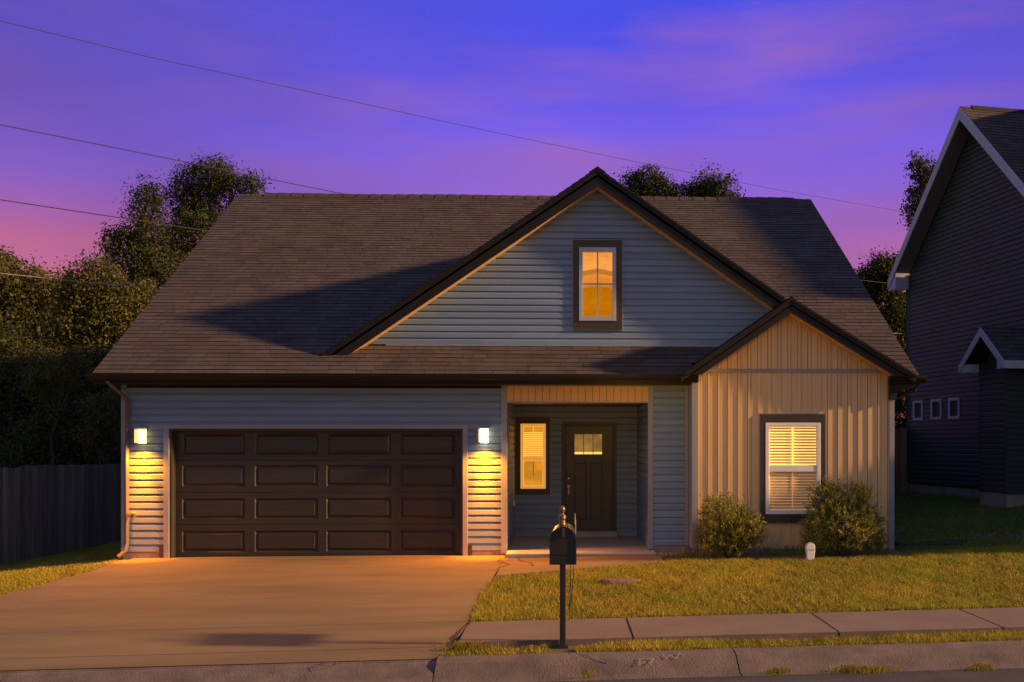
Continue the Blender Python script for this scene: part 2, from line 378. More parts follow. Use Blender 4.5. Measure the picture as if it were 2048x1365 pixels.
# ------------------------------------------------------------------ grass
def inside(poly, X, Y):
    r = np.zeros(len(X), bool); n = len(poly); j = n-1
    for i in range(n):
        xi, yi_ = poly[i]; xj, yj = poly[j]
        c = ((yi_ > Y) != (yj > Y)) & (X < (xj-xi)*(Y-yi_)/(yj-yi_+1e-12)+xi); r ^= c; j = i
    return r
gzv = np.vectorize(gz)
def pnoise(X, Y, s, seed):
    rs = np.random.default_rng(seed); v = np.zeros_like(X)
    for k in range(5):
        a = rs.uniform(0, 6.28); fr = s*rs.uniform(.6, 1.7); v += np.sin((X*np.cos(a)+Y*np.sin(a))*fr+rs.uniform(0, 6.28))
    return v/5
def grass(name, polys, dens, h, wd, m, label, zoff=0, bare=.0):
    allV = []; allT = []
    for poly in polys:
        px = [p[0] for p in poly]; py = [p[1] for p in poly]; ar = (max(px)-min(px))*(max(py)-min(py)); n = int(ar*dens)
        X = rng.uniform(min(px), max(px), n); Y = rng.uniform(min(py), max(py), n); k = inside(poly, X, Y); X, Y = X[k], Y[k]
        ns = pnoise(X, Y, 2.2, 3)+.6*pnoise(X, Y, 8, 4)+.5*pnoise(X, Y, 21, 9)
        keep = rng.uniform(0, 1, len(X)) < np.clip(.80+ns*.55-bare, .12, 1); X, Y, ns = X[keep], Y[keep], ns[keep]
        Z = gzv(X, Y)+zoff; n = len(X)
        an = rng.uniform(0, 6.283, n); hh = h*rng.uniform(.45, 1.15, n)*(1+.3*ns); le = rng.normal(0, .5, (n, 2))*hh[:, None]; ww = wd*rng.uniform(.6, 1.3, n)
        dx = np.cos(an)*ww; dy = np.sin(an)*ww
        v = np.zeros((n, 3, 3)); v[:, 0] = np.stack([X-dx, Y-dy, Z], 1); v[:, 1] = np.stack([X+dx, Y+dy, Z], 1); v[:, 2] = np.stack([X+le[:, 0], Y+le[:, 1], Z+hh], 1)
        allV.append(v); allT.append(np.clip(.5+.25*ns+rng.normal(0, .22, n), 0, 1))
    o = np_mesh(name, np.concatenate(allV).reshape(-1, 3), 3, m, np.concatenate(allT))
    return tag(o, label, None, kind='stuff')
edge = [(ed(y, RIGHT)+.02, y) for y in (-5.2, -4.6, -4, -3.4, -2.9, -2.6, -2.2)]
lawn = edge+[(-.66, -2.07), (-.3, -1.95), (.05, -1.84), (.5, -1.7), (.95, -1.54), (1.35, -1.36), (1.6, -1.1), (2.2, -1.15), (3, -1.2), (4, -1.3), (5.5, -1.0), (8, -.9), (8, -5.2)]
grass('lawn_grass', [lawn], 5200, .055, .0065, M['grass'], 'short dry golden green front lawn between porch and sidewalk')
strip = [(-1.22, -6.35), (-1.22, -6.72), (-.35, -6.72), (-.2, -6.66), (-.25, -6.5), (-.1, -6.35)]
strip2 = [(.15, -6.72), (.12, -6.5), (.45, -6.38), (.7, -6.35), (7, -6.35), (7, -6.72)]
grass('verge_grass', [strip, strip2], 9000, .06, .006, M['grass'], 'narrow strip of grass between sidewalk and kerb', -.0)
lp = [(-7.2, -.2), (-7.05, -1.3), (-7.25, -2.0), (-7.55, -2.9), (-7.95, -4), (-8.35, -5.3), (-9.1, -6.7), (-13, -6.7), (-13, 1), (-10.1, 2), (-9.4, 5), (-7.3, 5)]
grass('side_lawn_grass', [lp], 3000, .055, .008, M['grass'], 'grass patch between fence and drive left of the garage')
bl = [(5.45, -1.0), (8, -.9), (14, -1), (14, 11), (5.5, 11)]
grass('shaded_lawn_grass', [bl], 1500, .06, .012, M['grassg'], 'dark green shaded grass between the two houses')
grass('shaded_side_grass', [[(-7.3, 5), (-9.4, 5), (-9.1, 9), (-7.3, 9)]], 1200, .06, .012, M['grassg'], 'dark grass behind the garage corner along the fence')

# ================================================================== builders for walls and roofs
def lap_wall(g, O, a, n, L0, L1, z0, z1, xr=None, holes=(), ex=.117, m=0):
    """Dutch lap siding: O base point, a along, n outward."""
    O, a, n = Vector(O), Vector(a).normalized(), Vector(n).normalized(); up = Vector((0, 0, 1)); z = z0
    prof = [(0, -.003), (.085, -.003), (.085, .019), (.68, .016), (.90, .003), (1, -.003)]
    while z < z1-1e-4:
        zt = min(z+ex, z1); h = zt-z; jx = random.uniform(.5, 3.2); tn_ = [random.random() for _ in range(8)]
        lo = xr(z) if xr else (L0, L1); hi = xr(zt) if xr else (L0, L1)
        lo = (max(lo[0], L0), min(lo[1], L1)); hi = (max(hi[0], L0), min(hi[1], L1))
        segs = [(lo[0], lo[1], hi[0], hi[1])]
        if hi[1] <= hi[0]:
            mid = (lo[0]+lo[1])/2; segs = [(lo[0], lo[1], mid, mid)]
        if lo[1] <= lo[0]: z = zt; continue
        for (xa, xb, za, zb) in holes:
            if min(zt, zb)-max(z, za) > .5*h:
                ns = []
                for s in segs:
                    if xb <= s[0] or xa >= s[1]: ns.append(s); continue
                    if xa > s[0]: ns.append((s[0], xa, s[2], xa))
                    if xb < s[1]: ns.append((xb, s[1], xb, s[3]))
                segs = ns
        cut = []
        for sg_ in segs:
            l0, l1, h0, h1 = sg_; q = l0+jx
            while q < l1-.4 and q < h1-.4 and q > h0+.05:
                cut.append((l0, q, h0, q)); l0 = q; h0 = q; q += 3.66
            cut.append((l0, l1, h0, h1))
        for ci_, (l0, l1, h0, h1) in enumerate(cut):
            for (f0, d0), (f1, d1) in zip(prof, prof[1:]):
                p = lambda f, d, lft: O+a*((l0+(h0-l0)*f) if lft else (l1+(h1-l1)*f))+up*(z+h*f)+n*d
                g.face([p(f0, d0, 1), p(f0, d0, 0), p(f1, d1, 0), p(f1, d1, 1)], m, tn_[ci_ % 8])
        z = zt
def shingles(g, O, u, v, nrm, rng_fn, Lv, ex=.137, th=.011, tw=.30):
    """rows of tabs on a plane; rng_fn(t) gives u-range at slope distance t."""
    O, u, v, nrm = Vector(O), Vector(u).normalized(), Vector(v).normalized(), Vector(nrm).normalized(); t = 0; row = 0
    while t < Lv-1e-4:
        t1 = min(t+ex, Lv); a0, b0 = rng_fn(t); a1, b1 = rng_fn(t1)
        x = min(a0, a1)-random.uniform(0, tw)
        while x < max(b0, b1):
            wd = tw*random.choice((.55, .8, 1, 1.25, 1.5)); x1 = x+wd
            xg = x1-.007; lo0, lo1 = max(x, a0), min(xg, b0); hi0, hi1 = max(x, a1), min(xg, b1)
            if lo1 > lo0 or hi1 > hi0:
                if lo1 < lo0: lo0 = lo1 = max(min(lo0, b0), a0) if lo0 > b0 or lo1 < a0 else lo0
                if hi1 < hi0: hi0 = hi1 = min(max(hi0, a1), b1)
                hgt = th*random.choice((.9, 1.0, 1.2)); tn = random.random(); jt = random.uniform(-.006, .006) if t > 0 else 0
                q0, q1 = O+u*lo0+v*(t+jt), O+u*lo1+v*(t+jt); q2, q3 = O+u*hi1+v*(t1+.012), O+u*hi0+v*(t1+.012)
                g.face([q0+nrm*hgt, q1+nrm*hgt, q2+nrm*.001, q3+nrm*.001], 0, tn)
                g.face([q0, q1, q1+nrm*hgt, q0+nrm*hgt], 1)
                g.face([q1, q2, q2+nrm*.001, q1+nrm*hgt], 1); g.face([q0, q3, q3+nrm*.001, q0+nrm*hgt], 1)
            x = x1
        t = t1; row += 1
def frame_rect(g, x0, x1, z0, z1, w_, y0, y1, m=0, wt=None, wb=None):
    wt = wt or w_; wb = wb or w_
    g.box(x0, x0+w_, y0, y1, z0, z1, m); g.box(x1-w_, x1, y0, y1, z0, z1, m)
    g.box(x0+w_, x1-w_, y0+.001, y1, z1-wt, z1, m); g.box(x0+w_, x1-w_, y0+.001, y1, z0, z0+wb, m)

# ================================================================== THE HOUSE
X0, X1 = -7.2, 5.42; ZE = 3.0; YE = -.4; YR = 6.5; ZR = 7.6
house = empty('suburban_house', (-1, 3, 0))
tag(house, 'blue grey single storey house with brown shingle roof, front gable and two-car garage', 'house')
SL = (ZR-ZE)/(YR-YE); sl = math.hypot(1, SL)
# --- walls
g = MB(); up = Vector((0, 0, 1))
lap_wall(g, (0, 0, 0), (1, 0, 0), (0, -1, 0), X0, -.93, .1, 2.84, holes=[(-6.5, -1.6, 0, 2.14)], ex=.1185)
g.box(X0, -6.5, .002, .12, .0, 2.84); g.box(-1.6, -.93, .002, .12, .0, 2.84); g.box(-6.5, -1.6, .002, .12, 2.14, 2.84)
g.build('garage_wall', M['siding'], house, tone=True)
g = MB(); lap_wall(g, (0, 0, 0), (1, 0, 0), (0, -1, 0), 1.44, 2.14, .17, 2.84, ex=.1185); g.box(1.44, 2.14, .002, .12, 0, 2.84)
g.build('porch_side_wall', M['siding'], house, tone=True)
g = MB(); lap_wall(g, (0, 2.43, 0), (1, 0, 0), (0, -1, 0), -.93, 1.44, .13, 2.62, holes=[(-.87, -.26, .92, 2.37), (-.02, 1.03, 0, 2.28)], ex=.1185)
lap_wall(g, (-.93, 0, 0), (0, 1, 0), (1, 0, 0), 0.1, 2.43, .1, 2.62, ex=.1185)
lap_wall(g, (1.44, 2.43, 0), (0, -1, 0), (-1, 0, 0), 0, 2.33, .1, 2.62, ex=.1185)
g.box(-.95, -.87, 2.44, 2.55, 0, 2.7); g.box(-.87, -.26, 2.44, 2.55, 0, .92); g.box(-.87, -.26, 2.44, 2.55, 2.37, 2.7); g.box(-.26, -.02, 2.44, 2.55, 0, 2.7); g.box(1.03, 1.5, 2.44, 2.55, 0, 2.7); g.box(-.02, 1.03, 2.44, 2.55, 2.28, 2.7)
g.build('porch_wall', M['siding'], house, tone=True)
# left, right and back walls
g = MB()
def side_xr(z):
    if z <= 3.05: return (0, 13)
    d = (z-ZE)/SL-.35; return (d, 13-d)
lap_wall(g, (X0, 0, 0), (0, 1, 0), (-1, 0, 0), 0, 13, .1, 7.35, side_xr, ex=.1185)
lap_wall(g, (X1, 0, 0), (0, 1, 0), (1, 0, 0), 0, 13, .1, 7.35, side_xr, ex=.1185)
g.prism([(0, 0), (13, 0), (13, 3), (6.5, 7.4), (0, 3)], (X0+.01, 0, 0), (0, 1, 0), up, (1, 0, 0), .1)
g.prism([(0, 0), (13, 0), (13, 3), (6.5, 7.4), (0, 3)], (X1-.11, 0, 0), (0, 1, 0), up, (1, 0, 0), .1)
g.box(X0, X1, 12.9, 13, 0, 3)
g.build('side_wall', M['siding'], house, tone=True)
# --- foundation
g = MB(); g.box(X0+.01, -6.52, -.004, .1, -.25, .1); g.box(-1.58, -.94, -.004, .1, -.25, .1); g.box(1.46, 2.13, -.004, .1, -.25, .165)
g.box(2.15, X1-.01, -.37, .1, -.25, .165); g.box(X0+.005, X0+.1, .1, 13, -.6, .1); g.box(X1-.1, X1-.005, .1, 13, -.3, .12)
g.build('foundation', M['found'], house, recalc=True)
# --- corner trims / garage casing
for (x, y, w_, z0, z1) in ((-7.215, -.028, .09, .1, 2.84), (-1.02, -.028, .1, .05, 2.84), (1.42, -.028, .09, .12, 2.84), (2.045, -.026, .05, .17, 2.84), (2.10, -.42, .085, .16, 2.9), (5.35, -.42, .085, .12, 2.86)):
    g = MB(); g.box(x, x+w_, y, y+.1 if y > -.1 else y+.5, z0, z1); g.build('corner_trim', M['trim'], house, bevel=.004)
g = MB(); g.box(-6.53, -6.445, -.03, .16, 0, 2.19); g.box(-1.655, -1.57, -.03, .16, 0, 2.19); g.box(-6.445, -1.655, -.029, .16, 2.125, 2.19)
g.build('garage_door_casing', M['trim'], house, bevel=.004)
# inner dark jamb
g = MB(); g.box(-6.443, -6.41, .0, .16, .01, 2.124); g.box(-1.69, -1.657, .0, .16, .01, 2.124); g.box(-6.41, -1.69, .0, .16, 2.09, 2.124)
g.build('garage_jamb', M['wintrim'], house)
# --- garage door: four hinged sections
gd = MB(); gd.box(-6.43, -1.67, .2, .23, .0, 2.12); gdo = gd.build('garage_door', M['garage'], house)
def section(zb, zt, rows):
    g = MB(); cols = [(-6.30, -5.27), (-5.11, -4.07), (-3.93, -2.86), (-2.72, -1.79)]
    F = .155; xs_ = [-6.41]+[c for p in cols for c in p]+[-1.69]; za, zb2 = rows
    g.box(-6.41, -1.69, F, .198, zb, za); g.box(-6.41, -1.69, F, .198, zb2, zt)
    for a, b in zip(xs_[0::2], xs_[1::2]): g.box(a, b, F+.0002, .198, za, zb2)
    for (a, b) in cols:
        rings = [(0, F), (.022, F+.022), (.034, F+.022), (.062, F+.003), (.5, F+.003)]
        for (d0, y0), (d1, y1) in zip(rings, rings[1:4]):
            A = [(a+d0, za+d0), (b-d0, za+d0), (b-d0, zb2-d0), (a+d0, zb2-d0)]; B = [(a+d1, za+d1), (b-d1, za+d1), (b-d1, zb2-d1), (a+d1, zb2-d1)]
            for k in range(4):
                k2 = (k+1) % 4; g.face([(A[k][0], y0, A[k][1]), (A[k2][0], y0, A[k2][1]), (B[k2][0], y1, B[k2][1]), (B[k][0], y1, B[k][1])])
        g.face([(a+.062, F+.003, za+.062), (b-.062, F+.003, za+.062), (b-.062, F+.003, zb2-.062), (a+.062, F+.003, zb2-.062)])
    return g.build('door_section', M['garage'], gdo)
for zb, zt, rows in ((.012, .535, (.075, .43)), (.541, 1.065, (.625, .97)), (1.071, 1.595, (1.165, 1.52)), (1.601, 2.085, (1.70, 2.055))): section(zb, zt, rows)
# --- porch
g = MB(); g.box(-.92, 1.52, -.5, 2.44, -.15, .105); g.build('porch_slab', M['porch'], house, bevel=.012)
g = MB(); g.box(.10, 1.03, 2.12, 2.43, .105, .215); g.build('door_step', M['porch'], house, bevel=.008)
g = MB(); g.box(-.93, 1.44, .12, 2.44, 2.62, 2.66); g.build('porch_ceiling', M['soffit'], house)
g = MB(); x = -.925
while x < 1.42:
    g.box(x, min(x+.112, 1.42), -.02, .12, 2.575, 2.83); x += .1185
g.box(-.93, 1.44, .0, .125, 2.58, 2.82, 1); g.box(-.93, 1.44, -.03, .13, 2.555, 2.575, 2)
g.build('porch_header', [M['soffit'], M['dark'], M['trim']], house)
for xa, xb in ((-.93, -.02), (1.03, 1.44)):
    g = MB(); g.box(xa, xb, 2.40, 2.428, .105, .16); g.build('base_trim', M['trim'], house)
# recessed porch ceiling light (its glow shows on the door head and window frame)
g = MB(); g.lathe((.15, 0.8, 2.60), [(.10, .02), (.10, -.008), (.08, -.008), (.08, .012)], 24); pl_ = g.build('ceiling_light', M['white'], house)
g = MB(); g.lathe((.15, .8, 2.609), [(.08, 0), (0, 0)], 24); g.build('lit_lens', emis('porch_lens', (1, .55, .15), 2.5), pl_)
ld = bpy.data.lights.new('porch_light', 'POINT'); ld.energy = 42*XP; ld.color = (1, .50, .05); ld.shadow_soft_size = .05
lo = bpy.data.objects.new('porch_light', ld); C.objects.link(lo); lo.parent = pl_; lo.location = Vector((.15, .8, 2.52))-Vector(house.location)
# front door
g = MB(); frame_rect(g, -.02, 1.03, .215, 2.285, .07, 2.39, 2.46, wb=.02); g.build('door_casing', M['wintrim'], house, bevel=.003)
def panel_face(g, x0, x1, z0, z1, y, m=0):
    for (d0, y0, d1, y1) in ((0, y, .012, y+.012), (.012, y+.012, .03, y+.012)):
        A = [(x0+d0, z0+d0), (x1-d0, z0+d0), (x1-d0, z1-d0), (x0+d0, z1-d0)]; B = [(x0+d1, z0+d1), (x1-d1, z0+d1), (x1-d1, z1-d1), (x0+d1, z1-d1)]
        for k in range(4):
            k2 = (k+1) % 4; g.face([(A[k][0], y0, A[k][1]), (A[k2][0], y0, A[k2][1]), (B[k2][0], y1, B[k2][1]), (B[k][0], y1, B[k][1])], m)
    g.face([(x0+.03, y+.012, z0+.03), (x1-.03, y+.012, z0+.03), (x1-.03, y+.012, z1-.03), (x0+.03, y+.012, z1-.03)], m)
g = MB(); dx0, dx1, dz0, dz1, DY = .055, .955, .235, 2.21, 2.43
GX0, GX1, GZ0, GZ1 = .225, .755, 1.665, 2.06
for (a, b, c, d) in ((dx0, GX0-.0, dz0, dz1), (GX1, dx1, dz0, dz1), (GX0, GX1, GZ1, dz1), (GX0, GX1, 1.50, GZ0), (GX0, .185+.04, dz0, 1.50), (.45, .53, .42, 1.50), (GX0, GX1, dz0, .42)):
    if b-a > .001: g.box(a, b, DY, DY+.045, c, d)
panel_face(g, GX0, .45, .42, 1.50, DY+.001); panel_face(g, .53, GX1, .42, 1.50, DY+.001)
g.box(GX0-.03, GX1+.03, DY-.02, DY, GZ0-.045, GZ0-.01)
fd = g.build('front_door', M['door'], house, recalc=True)
g = MB(); g.face([(GX0, DY+.03, GZ0), (GX1, DY+.03, GZ0), (GX1, DY+.03, GZ1), (GX0, DY+.03, GZ1)]); g.build('door_glass', M['doorglow'], fd)
g = MB(); g.box(GX0, GX1, DY+.022, DY+.028, GZ0+.005, GZ0+.05); g.build('lit_sill', M['slat'], fd)
g = MB(); frame_rect(g, GX0-.015, GX1+.015, GZ0-.012, GZ1+.012, .018, DY-.008, DY+.02)
for x in (.395, .575): g.box(x, x+.012, DY-.004, DY+.02, GZ0, GZ1)
g.build('glass_frame', M['door'], fd)
g = MB(); g.lathe((.112, 0, 0), [(.0, 0)], 3); g = MB()
g.box(.095, .13, DY-.03, DY, 1.19, 1.225); g.build('deadbolt', M['metal'], fd, bevel=.003); g = MB(); g.box(.092, .133, DY-.012, DY, 1.03, 1.08); g.tube([(.112, DY-.01, 1.06), (.112, DY-.05, 1.055), (.112, DY-.055, 1.0), (.112, DY-.045, .93), (.112, DY-.01, .92)], .009); g.box(.098, .128, DY-.012, DY, .9, .99)
g.build('handle', M['metal'], fd, bevel=.003)
# doorbell on left porch wall
g = MB(); g.box(-.915, -.885, 1.86, 1.93, .72, .81); g.box(-.918, -.905, 1.885, 1.895, .81, 1.6); g.build('doorbell', M['white'], house, bevel=.004)

def window(x0, x1, z0, z1, y, cas, fw, casing_top=.1, kind='big'):
    """casing outer rect; returns casing object (part) with sub-parts"""
    g = MB(); t = cas
    g.box(x0, x0+t[0], y-.045, y+.03, z0, z1); g.box(x1-t[1], x1, y-.045, y+.03, z0, z1)
    g.box(x0+t[0], x1-t[1], y-.044, y+.03, z1-t[2], z1); g.box(x0+t[0], x1-t[1], y-.044, y+.03, z0, z0+t[3])
    wn = g.build('window', M['wintrim'], house)
    g = MB(); frame_rect(g, x0-.016, x1+.016, z0-.016, z1+.016, .0155, y-.03, y+.0); g.build('edge_trim', M['trim'], wn)
    return wn, (x0+t[0], x1-t[1], z0+t[3], z1-t[2])
# tan wall window
TY = -.38
wn, (a, b, c, d) = window(3.225, 4.289, .589, 2.358, TY, (.082, .075, .139, .139), 0)
g = MB(); frame_rect(g, a, b, c, d, .055, TY-.05, TY+.03); g.box(a+.055, b-.055, TY-.04, TY+.03, 1.42, 1.515)
frame_rect(g, a+.055, b-.055, 1.515, d-.055, .012, TY-.03, TY+.03); frame_rect(g, a+.055, b-.055, c+.055, 1.42, .012, TY-.03, TY+.03)
g.build('sash_frame', M['white'], wn, bevel=.003)
def blinds(x0, x1, z0, z1, y, pitch, m, parent, tilt=.6):
    g = MB(); z = z0
    while z < z1-.005:
        dy = pitch*.42; dz = pitch*tilt
        g.face([(x0, y-dy*.5, z), (x1, y-dy*.5, z), (x1, y+dy*.1, z+dz*.6), (x0, y+dy*.1, z+dz*.6)]); g.face([(x0, y+dy*.1, z+dz*.6), (x1, y+dy*.1, z+dz*.6), (x1, y+dy, z+dz), (x0, y+dy, z+dz)])
        z += pitch
    return g.build('blind', m, parent)
def backlight(x0, x1, z0, z1, y, m, parent):
    g = MB(); g.face([(x0, y, z0), (x1, y, z0), (x1, y, z1), (x0, y, z1)]); return g.build('emissive_pane', m, parent)
IX0, IX1 = a+.067, b-.067
M['gap'] = mat('blind_gap', (.3, .17, .06), .8, emit=(.7, .32, .06), estr=.4)
blinds(IX0, IX1, 1.53, d-.07, TY+.0, .047, M['slat'], wn, .88); blinds(IX0, IX1, c+.07, 1.41, TY+.005, .047, M['slatlow'], wn, .88)
backlight(IX0, IX1, c+.06, d-.06, TY+.05, M['gap'], wn)
g = MB(); xm = (IX0+IX1)/2; g.box(xm-.011, xm+.011, TY-.018, TY-.006, 1.515, d-.055); g.build('muntin', M['slat'], wn); g = MB(); g.box(xm-.006, xm+.006, TY-.012, TY-.006, c+.1, 1.42); g.build('muntin', M['slatlow'], wn)
# porch window
PY = 2.43
wn, (a, b, c, d) = window(-.892, -.243, .896, 2.387, PY, (.088, .08, .133, .118), 0)
g = MB(); frame_rect(g, a, b, c, d, .05, PY-.055, PY+.03); g.box(a+.05, b-.05, PY-.045, PY+.03, 1.555, 1.62); frame_rect(g, a+.05, b-.05, 1.62, d-.05, .01, PY-.03, PY+.03); frame_rect(g, a+.05, b-.05, c+.05, 1.555, .018, PY-.03, PY+.03)
M['glowframe'] = mat('lit_cream_sash', (.8, .62, .36), .4, emit=(1, .44, .06), estr=.55)  # lamplight on the sash frame put in as emission
g.build('sash_frame', M['glowframe'], wn, bevel=.003)
blinds(a+.06, b-.06, 1.64, d-.16, PY, .036, M['slatp'], wn, .62); 
M['amber'] = emis('amber_room', (.95, .36, .02), .85, (.65, .26, .02), 3, (1, 1, 2))
backlight(a+.06, b-.06, c+.06, d-.06, PY+.045, M['amber'], wn)
g = MB(); xm = (a+b)/2; g.box(xm-.006, xm+.006, PY-.012, PY-.004, d-.16, d-.06); g.build('muntin', M['slatp'], wn); g = MB(); g.box(xm-.005, xm+.005, PY-.012, PY-.004, 1.25, 1.55); g.build('muntin', M['dark'], wn)
# gable window: reflected sunset landscape painted into the pane's emission
GY = .4
wn, (a, b, c, d) = window(.175, 1.012, 3.822, 5.344, GY, (.103, .103, .127, .144), 0)
g = MB(); frame_rect(g, a, b, c, d, .062, GY-.06, GY+.03, wt=.075, wb=.075); g.build('sash_frame', M['ntrim'], wn, bevel=.003)
m = bpy.data.materials.new('painted_sunset_reflection'); m.use_nodes = True; n = m.node_tree.nodes; l = m.node_tree.links; n.clear()
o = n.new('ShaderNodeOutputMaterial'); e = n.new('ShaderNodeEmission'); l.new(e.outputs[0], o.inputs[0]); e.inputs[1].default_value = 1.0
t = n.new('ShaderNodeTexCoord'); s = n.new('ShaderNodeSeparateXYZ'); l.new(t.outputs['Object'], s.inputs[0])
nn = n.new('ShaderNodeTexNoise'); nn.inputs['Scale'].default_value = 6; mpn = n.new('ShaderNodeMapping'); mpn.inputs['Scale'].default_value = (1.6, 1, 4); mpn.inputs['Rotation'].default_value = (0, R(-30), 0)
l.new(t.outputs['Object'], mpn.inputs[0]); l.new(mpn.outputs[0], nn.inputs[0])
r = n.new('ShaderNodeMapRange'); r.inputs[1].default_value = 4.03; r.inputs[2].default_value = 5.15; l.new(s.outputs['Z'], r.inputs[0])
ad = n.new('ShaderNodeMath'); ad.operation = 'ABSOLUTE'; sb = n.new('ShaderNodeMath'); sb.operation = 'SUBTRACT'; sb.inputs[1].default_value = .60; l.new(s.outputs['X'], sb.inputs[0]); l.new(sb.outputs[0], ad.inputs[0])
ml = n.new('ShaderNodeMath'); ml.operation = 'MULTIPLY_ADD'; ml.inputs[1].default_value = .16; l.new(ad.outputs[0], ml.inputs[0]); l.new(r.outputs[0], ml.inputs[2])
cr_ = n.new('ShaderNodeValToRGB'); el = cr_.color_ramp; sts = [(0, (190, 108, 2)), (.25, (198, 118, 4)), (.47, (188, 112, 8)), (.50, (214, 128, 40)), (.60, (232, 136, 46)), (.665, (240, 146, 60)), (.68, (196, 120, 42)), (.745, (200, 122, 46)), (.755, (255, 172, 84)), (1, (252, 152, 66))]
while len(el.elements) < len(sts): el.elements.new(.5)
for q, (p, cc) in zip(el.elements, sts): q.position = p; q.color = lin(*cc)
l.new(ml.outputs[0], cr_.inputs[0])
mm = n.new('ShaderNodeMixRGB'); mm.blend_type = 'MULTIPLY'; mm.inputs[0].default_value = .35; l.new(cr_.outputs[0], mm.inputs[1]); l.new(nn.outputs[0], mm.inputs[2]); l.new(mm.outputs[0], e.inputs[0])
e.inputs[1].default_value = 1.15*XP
g = MB(); g.face([(a+.06, GY+.02, c+.07), (b-.06, GY+.02, c+.07), (b-.06, GY+.02, d-.07), (a+.06, GY+.02, d-.07)]); go = g.build('emissive_pane', m, wn)
for nd in n:
    if nd.type == 'SEPXYZ': pass
g = MB(); xm = (a+b)/2; g.box(xm-.011, xm+.011, GY-.03, GY-.0, c+.075, d-.075); g.box(a+.062, b-.062, GY-.028, GY-.001, 4.585, 4.61); g.build('muntin', M['ntrim'], wn)
# --- tan bay: board and batten front
BZ0, BZB = .165, 3.075
PKX, PKZ, TRY = 3.665, 4.213, -.68
TL, TR_, TZ = 1.89, 5.70, 2.985
slL = (PKZ-TZ)/(PKX-TL); slR = (PKZ-TZ)/(TR_-PKX)
DVT = .235
def tan_top(x): return (PKZ-DVT+.012-slL*(PKX-x)) if x < PKX else (PKZ-DVT+.012-slR*(x-PKX))
g = MB()
g.prism([(2.14, .16), (5.42, .16), (5.42, 2.86), (5.40, tan_top(5.40)), (PKX, tan_top(PKX)), (2.16, max(tan_top(2.16), 2.9)), (2.14, 2.86)], (0, TY, 0), (1, 0, 0), up, (0, 1, 0), .12)
x = 2.20; bw = .165
while x < 5.38:
    for (za, zb) in ((.165, 3.04), (3.10, 9)):
        def bat(xa, xb, dep):
            zA = zb if zb < 9 else tan_top(xa)-.012; zB = zb if zb < 9 else tan_top(xb)-.012
            if min(zA, zB) > za+.02:
                segs = [(za, zA, zB)]
                if zb < 9 or True:
                    g.prism([(xa, za), (xb, za), (xb, zB), (xa, zA)], (0, TY-dep, 0), (1, 0, 0), up, (0, 1, 0), dep)
        if za > 3.05 or not (3.2 < x+.05 and x < 4.30):
            zs = zb if zb < 9 else tan_top(x+.048); 
            if zs > za+.05: g.box(x+.045, x+.0515, TY-.0035, TY, za, zs, 1); g.box(x-.006, x, TY-.0035, TY, za, zs-.01, 1)
        if za < 3.05 and x+.05 > 3.225-.01 and x < 4.30:
            for (p, q) in ((.165, .585), (2.365, 3.04)):
                g.prism([(x, p), (x+.045, p), (x+.045, q), (x, q)], (0, TY-.014, 0), (1, 0, 0), up, (0, 1, 0), .014)
        else: bat(x, x+.045, .014)
    x += bw
M['seamshadow'] = mat('siding_seam_shadow', (.12, .075, .045), .8); g.build('board_batten_wall', [M['tan'], M['seamshadow']], house, recalc=True)  # seam strips: shadow in the siding laps put into a dark colour
g = MB(); g.box(2.2, 5.36, TY-.035, TY+.01, 3.045, 3.095); g.build('band_trim', M['trim'], house, bevel=.003)
g = MB(); lap_wall(g, (2.14, TY, 0), (0, 1, 0), (-1, 0, 0), 0, .38, .17, 2.84, ex=.1185); g.build('bay_side_wall', M['siding'], house, tone=True)
g = MB(); g.face([(5.42, TY, .1), (5.42, 0, .1), (5.42, 0, 2.9), (5.42, TY, 2.9)]); g.build('bay_side_wall', M['siding'], house, tone=True)

# --- roof structure
g = MB()
XL, XR = -7.48, 5.83; T = .16
# main slab (front and back slopes); the eave stops at both sides of the bay
for (xa, xb, ya) in ((XL, 2.14, YE), (2.14, 5.42, 0.0), (5.42, XR, YE)):
    za = ZE+SL*(ya-YE)
    g.prism([(ya, za), (YR, ZR), (2*YR-YE, ZE), (2*YR-YE, ZE-T), (YR, ZR-T), (ya, za-T+.02)], (xa, 0, 0), (0, 1, 0), up, (1, 0, 0), xb-xa, 1)
vdir = Vector((0, 1, SL)).normalized(); nr = Vector((0, -SL, 1)).normalized(); LV = math.hypot(YR-YE, ZR-ZE); EXP = .137
O0 = Vector((0, YE-.02, ZE-.009))
shingles(g, O0, (1, 0, 0), vdir, nr, lambda t: (XL-.015, 2.13), 3*EXP, EXP)
shingles(g, O0, (1, 0, 0), vdir, nr, lambda t: (5.43, XR+.015), 3*EXP, EXP)
shingles(g, O0+vdir*3*EXP, (1, 0, 0), vdir, nr, lambda t: (XL-.015, XR+.015), LV-3*EXP, EXP)
vb = Vector((0, -1, SL)).normalized()
g.face([(XL, 2*YR-YE, ZE+.01), (XR, 2*YR-YE, ZE+.01), (XR, YR, ZR+.01), (XL, YR, ZR+.01)], 0)
roof = g.build('main_roof', [M['shingle'], M['butt']], house, tone=True)
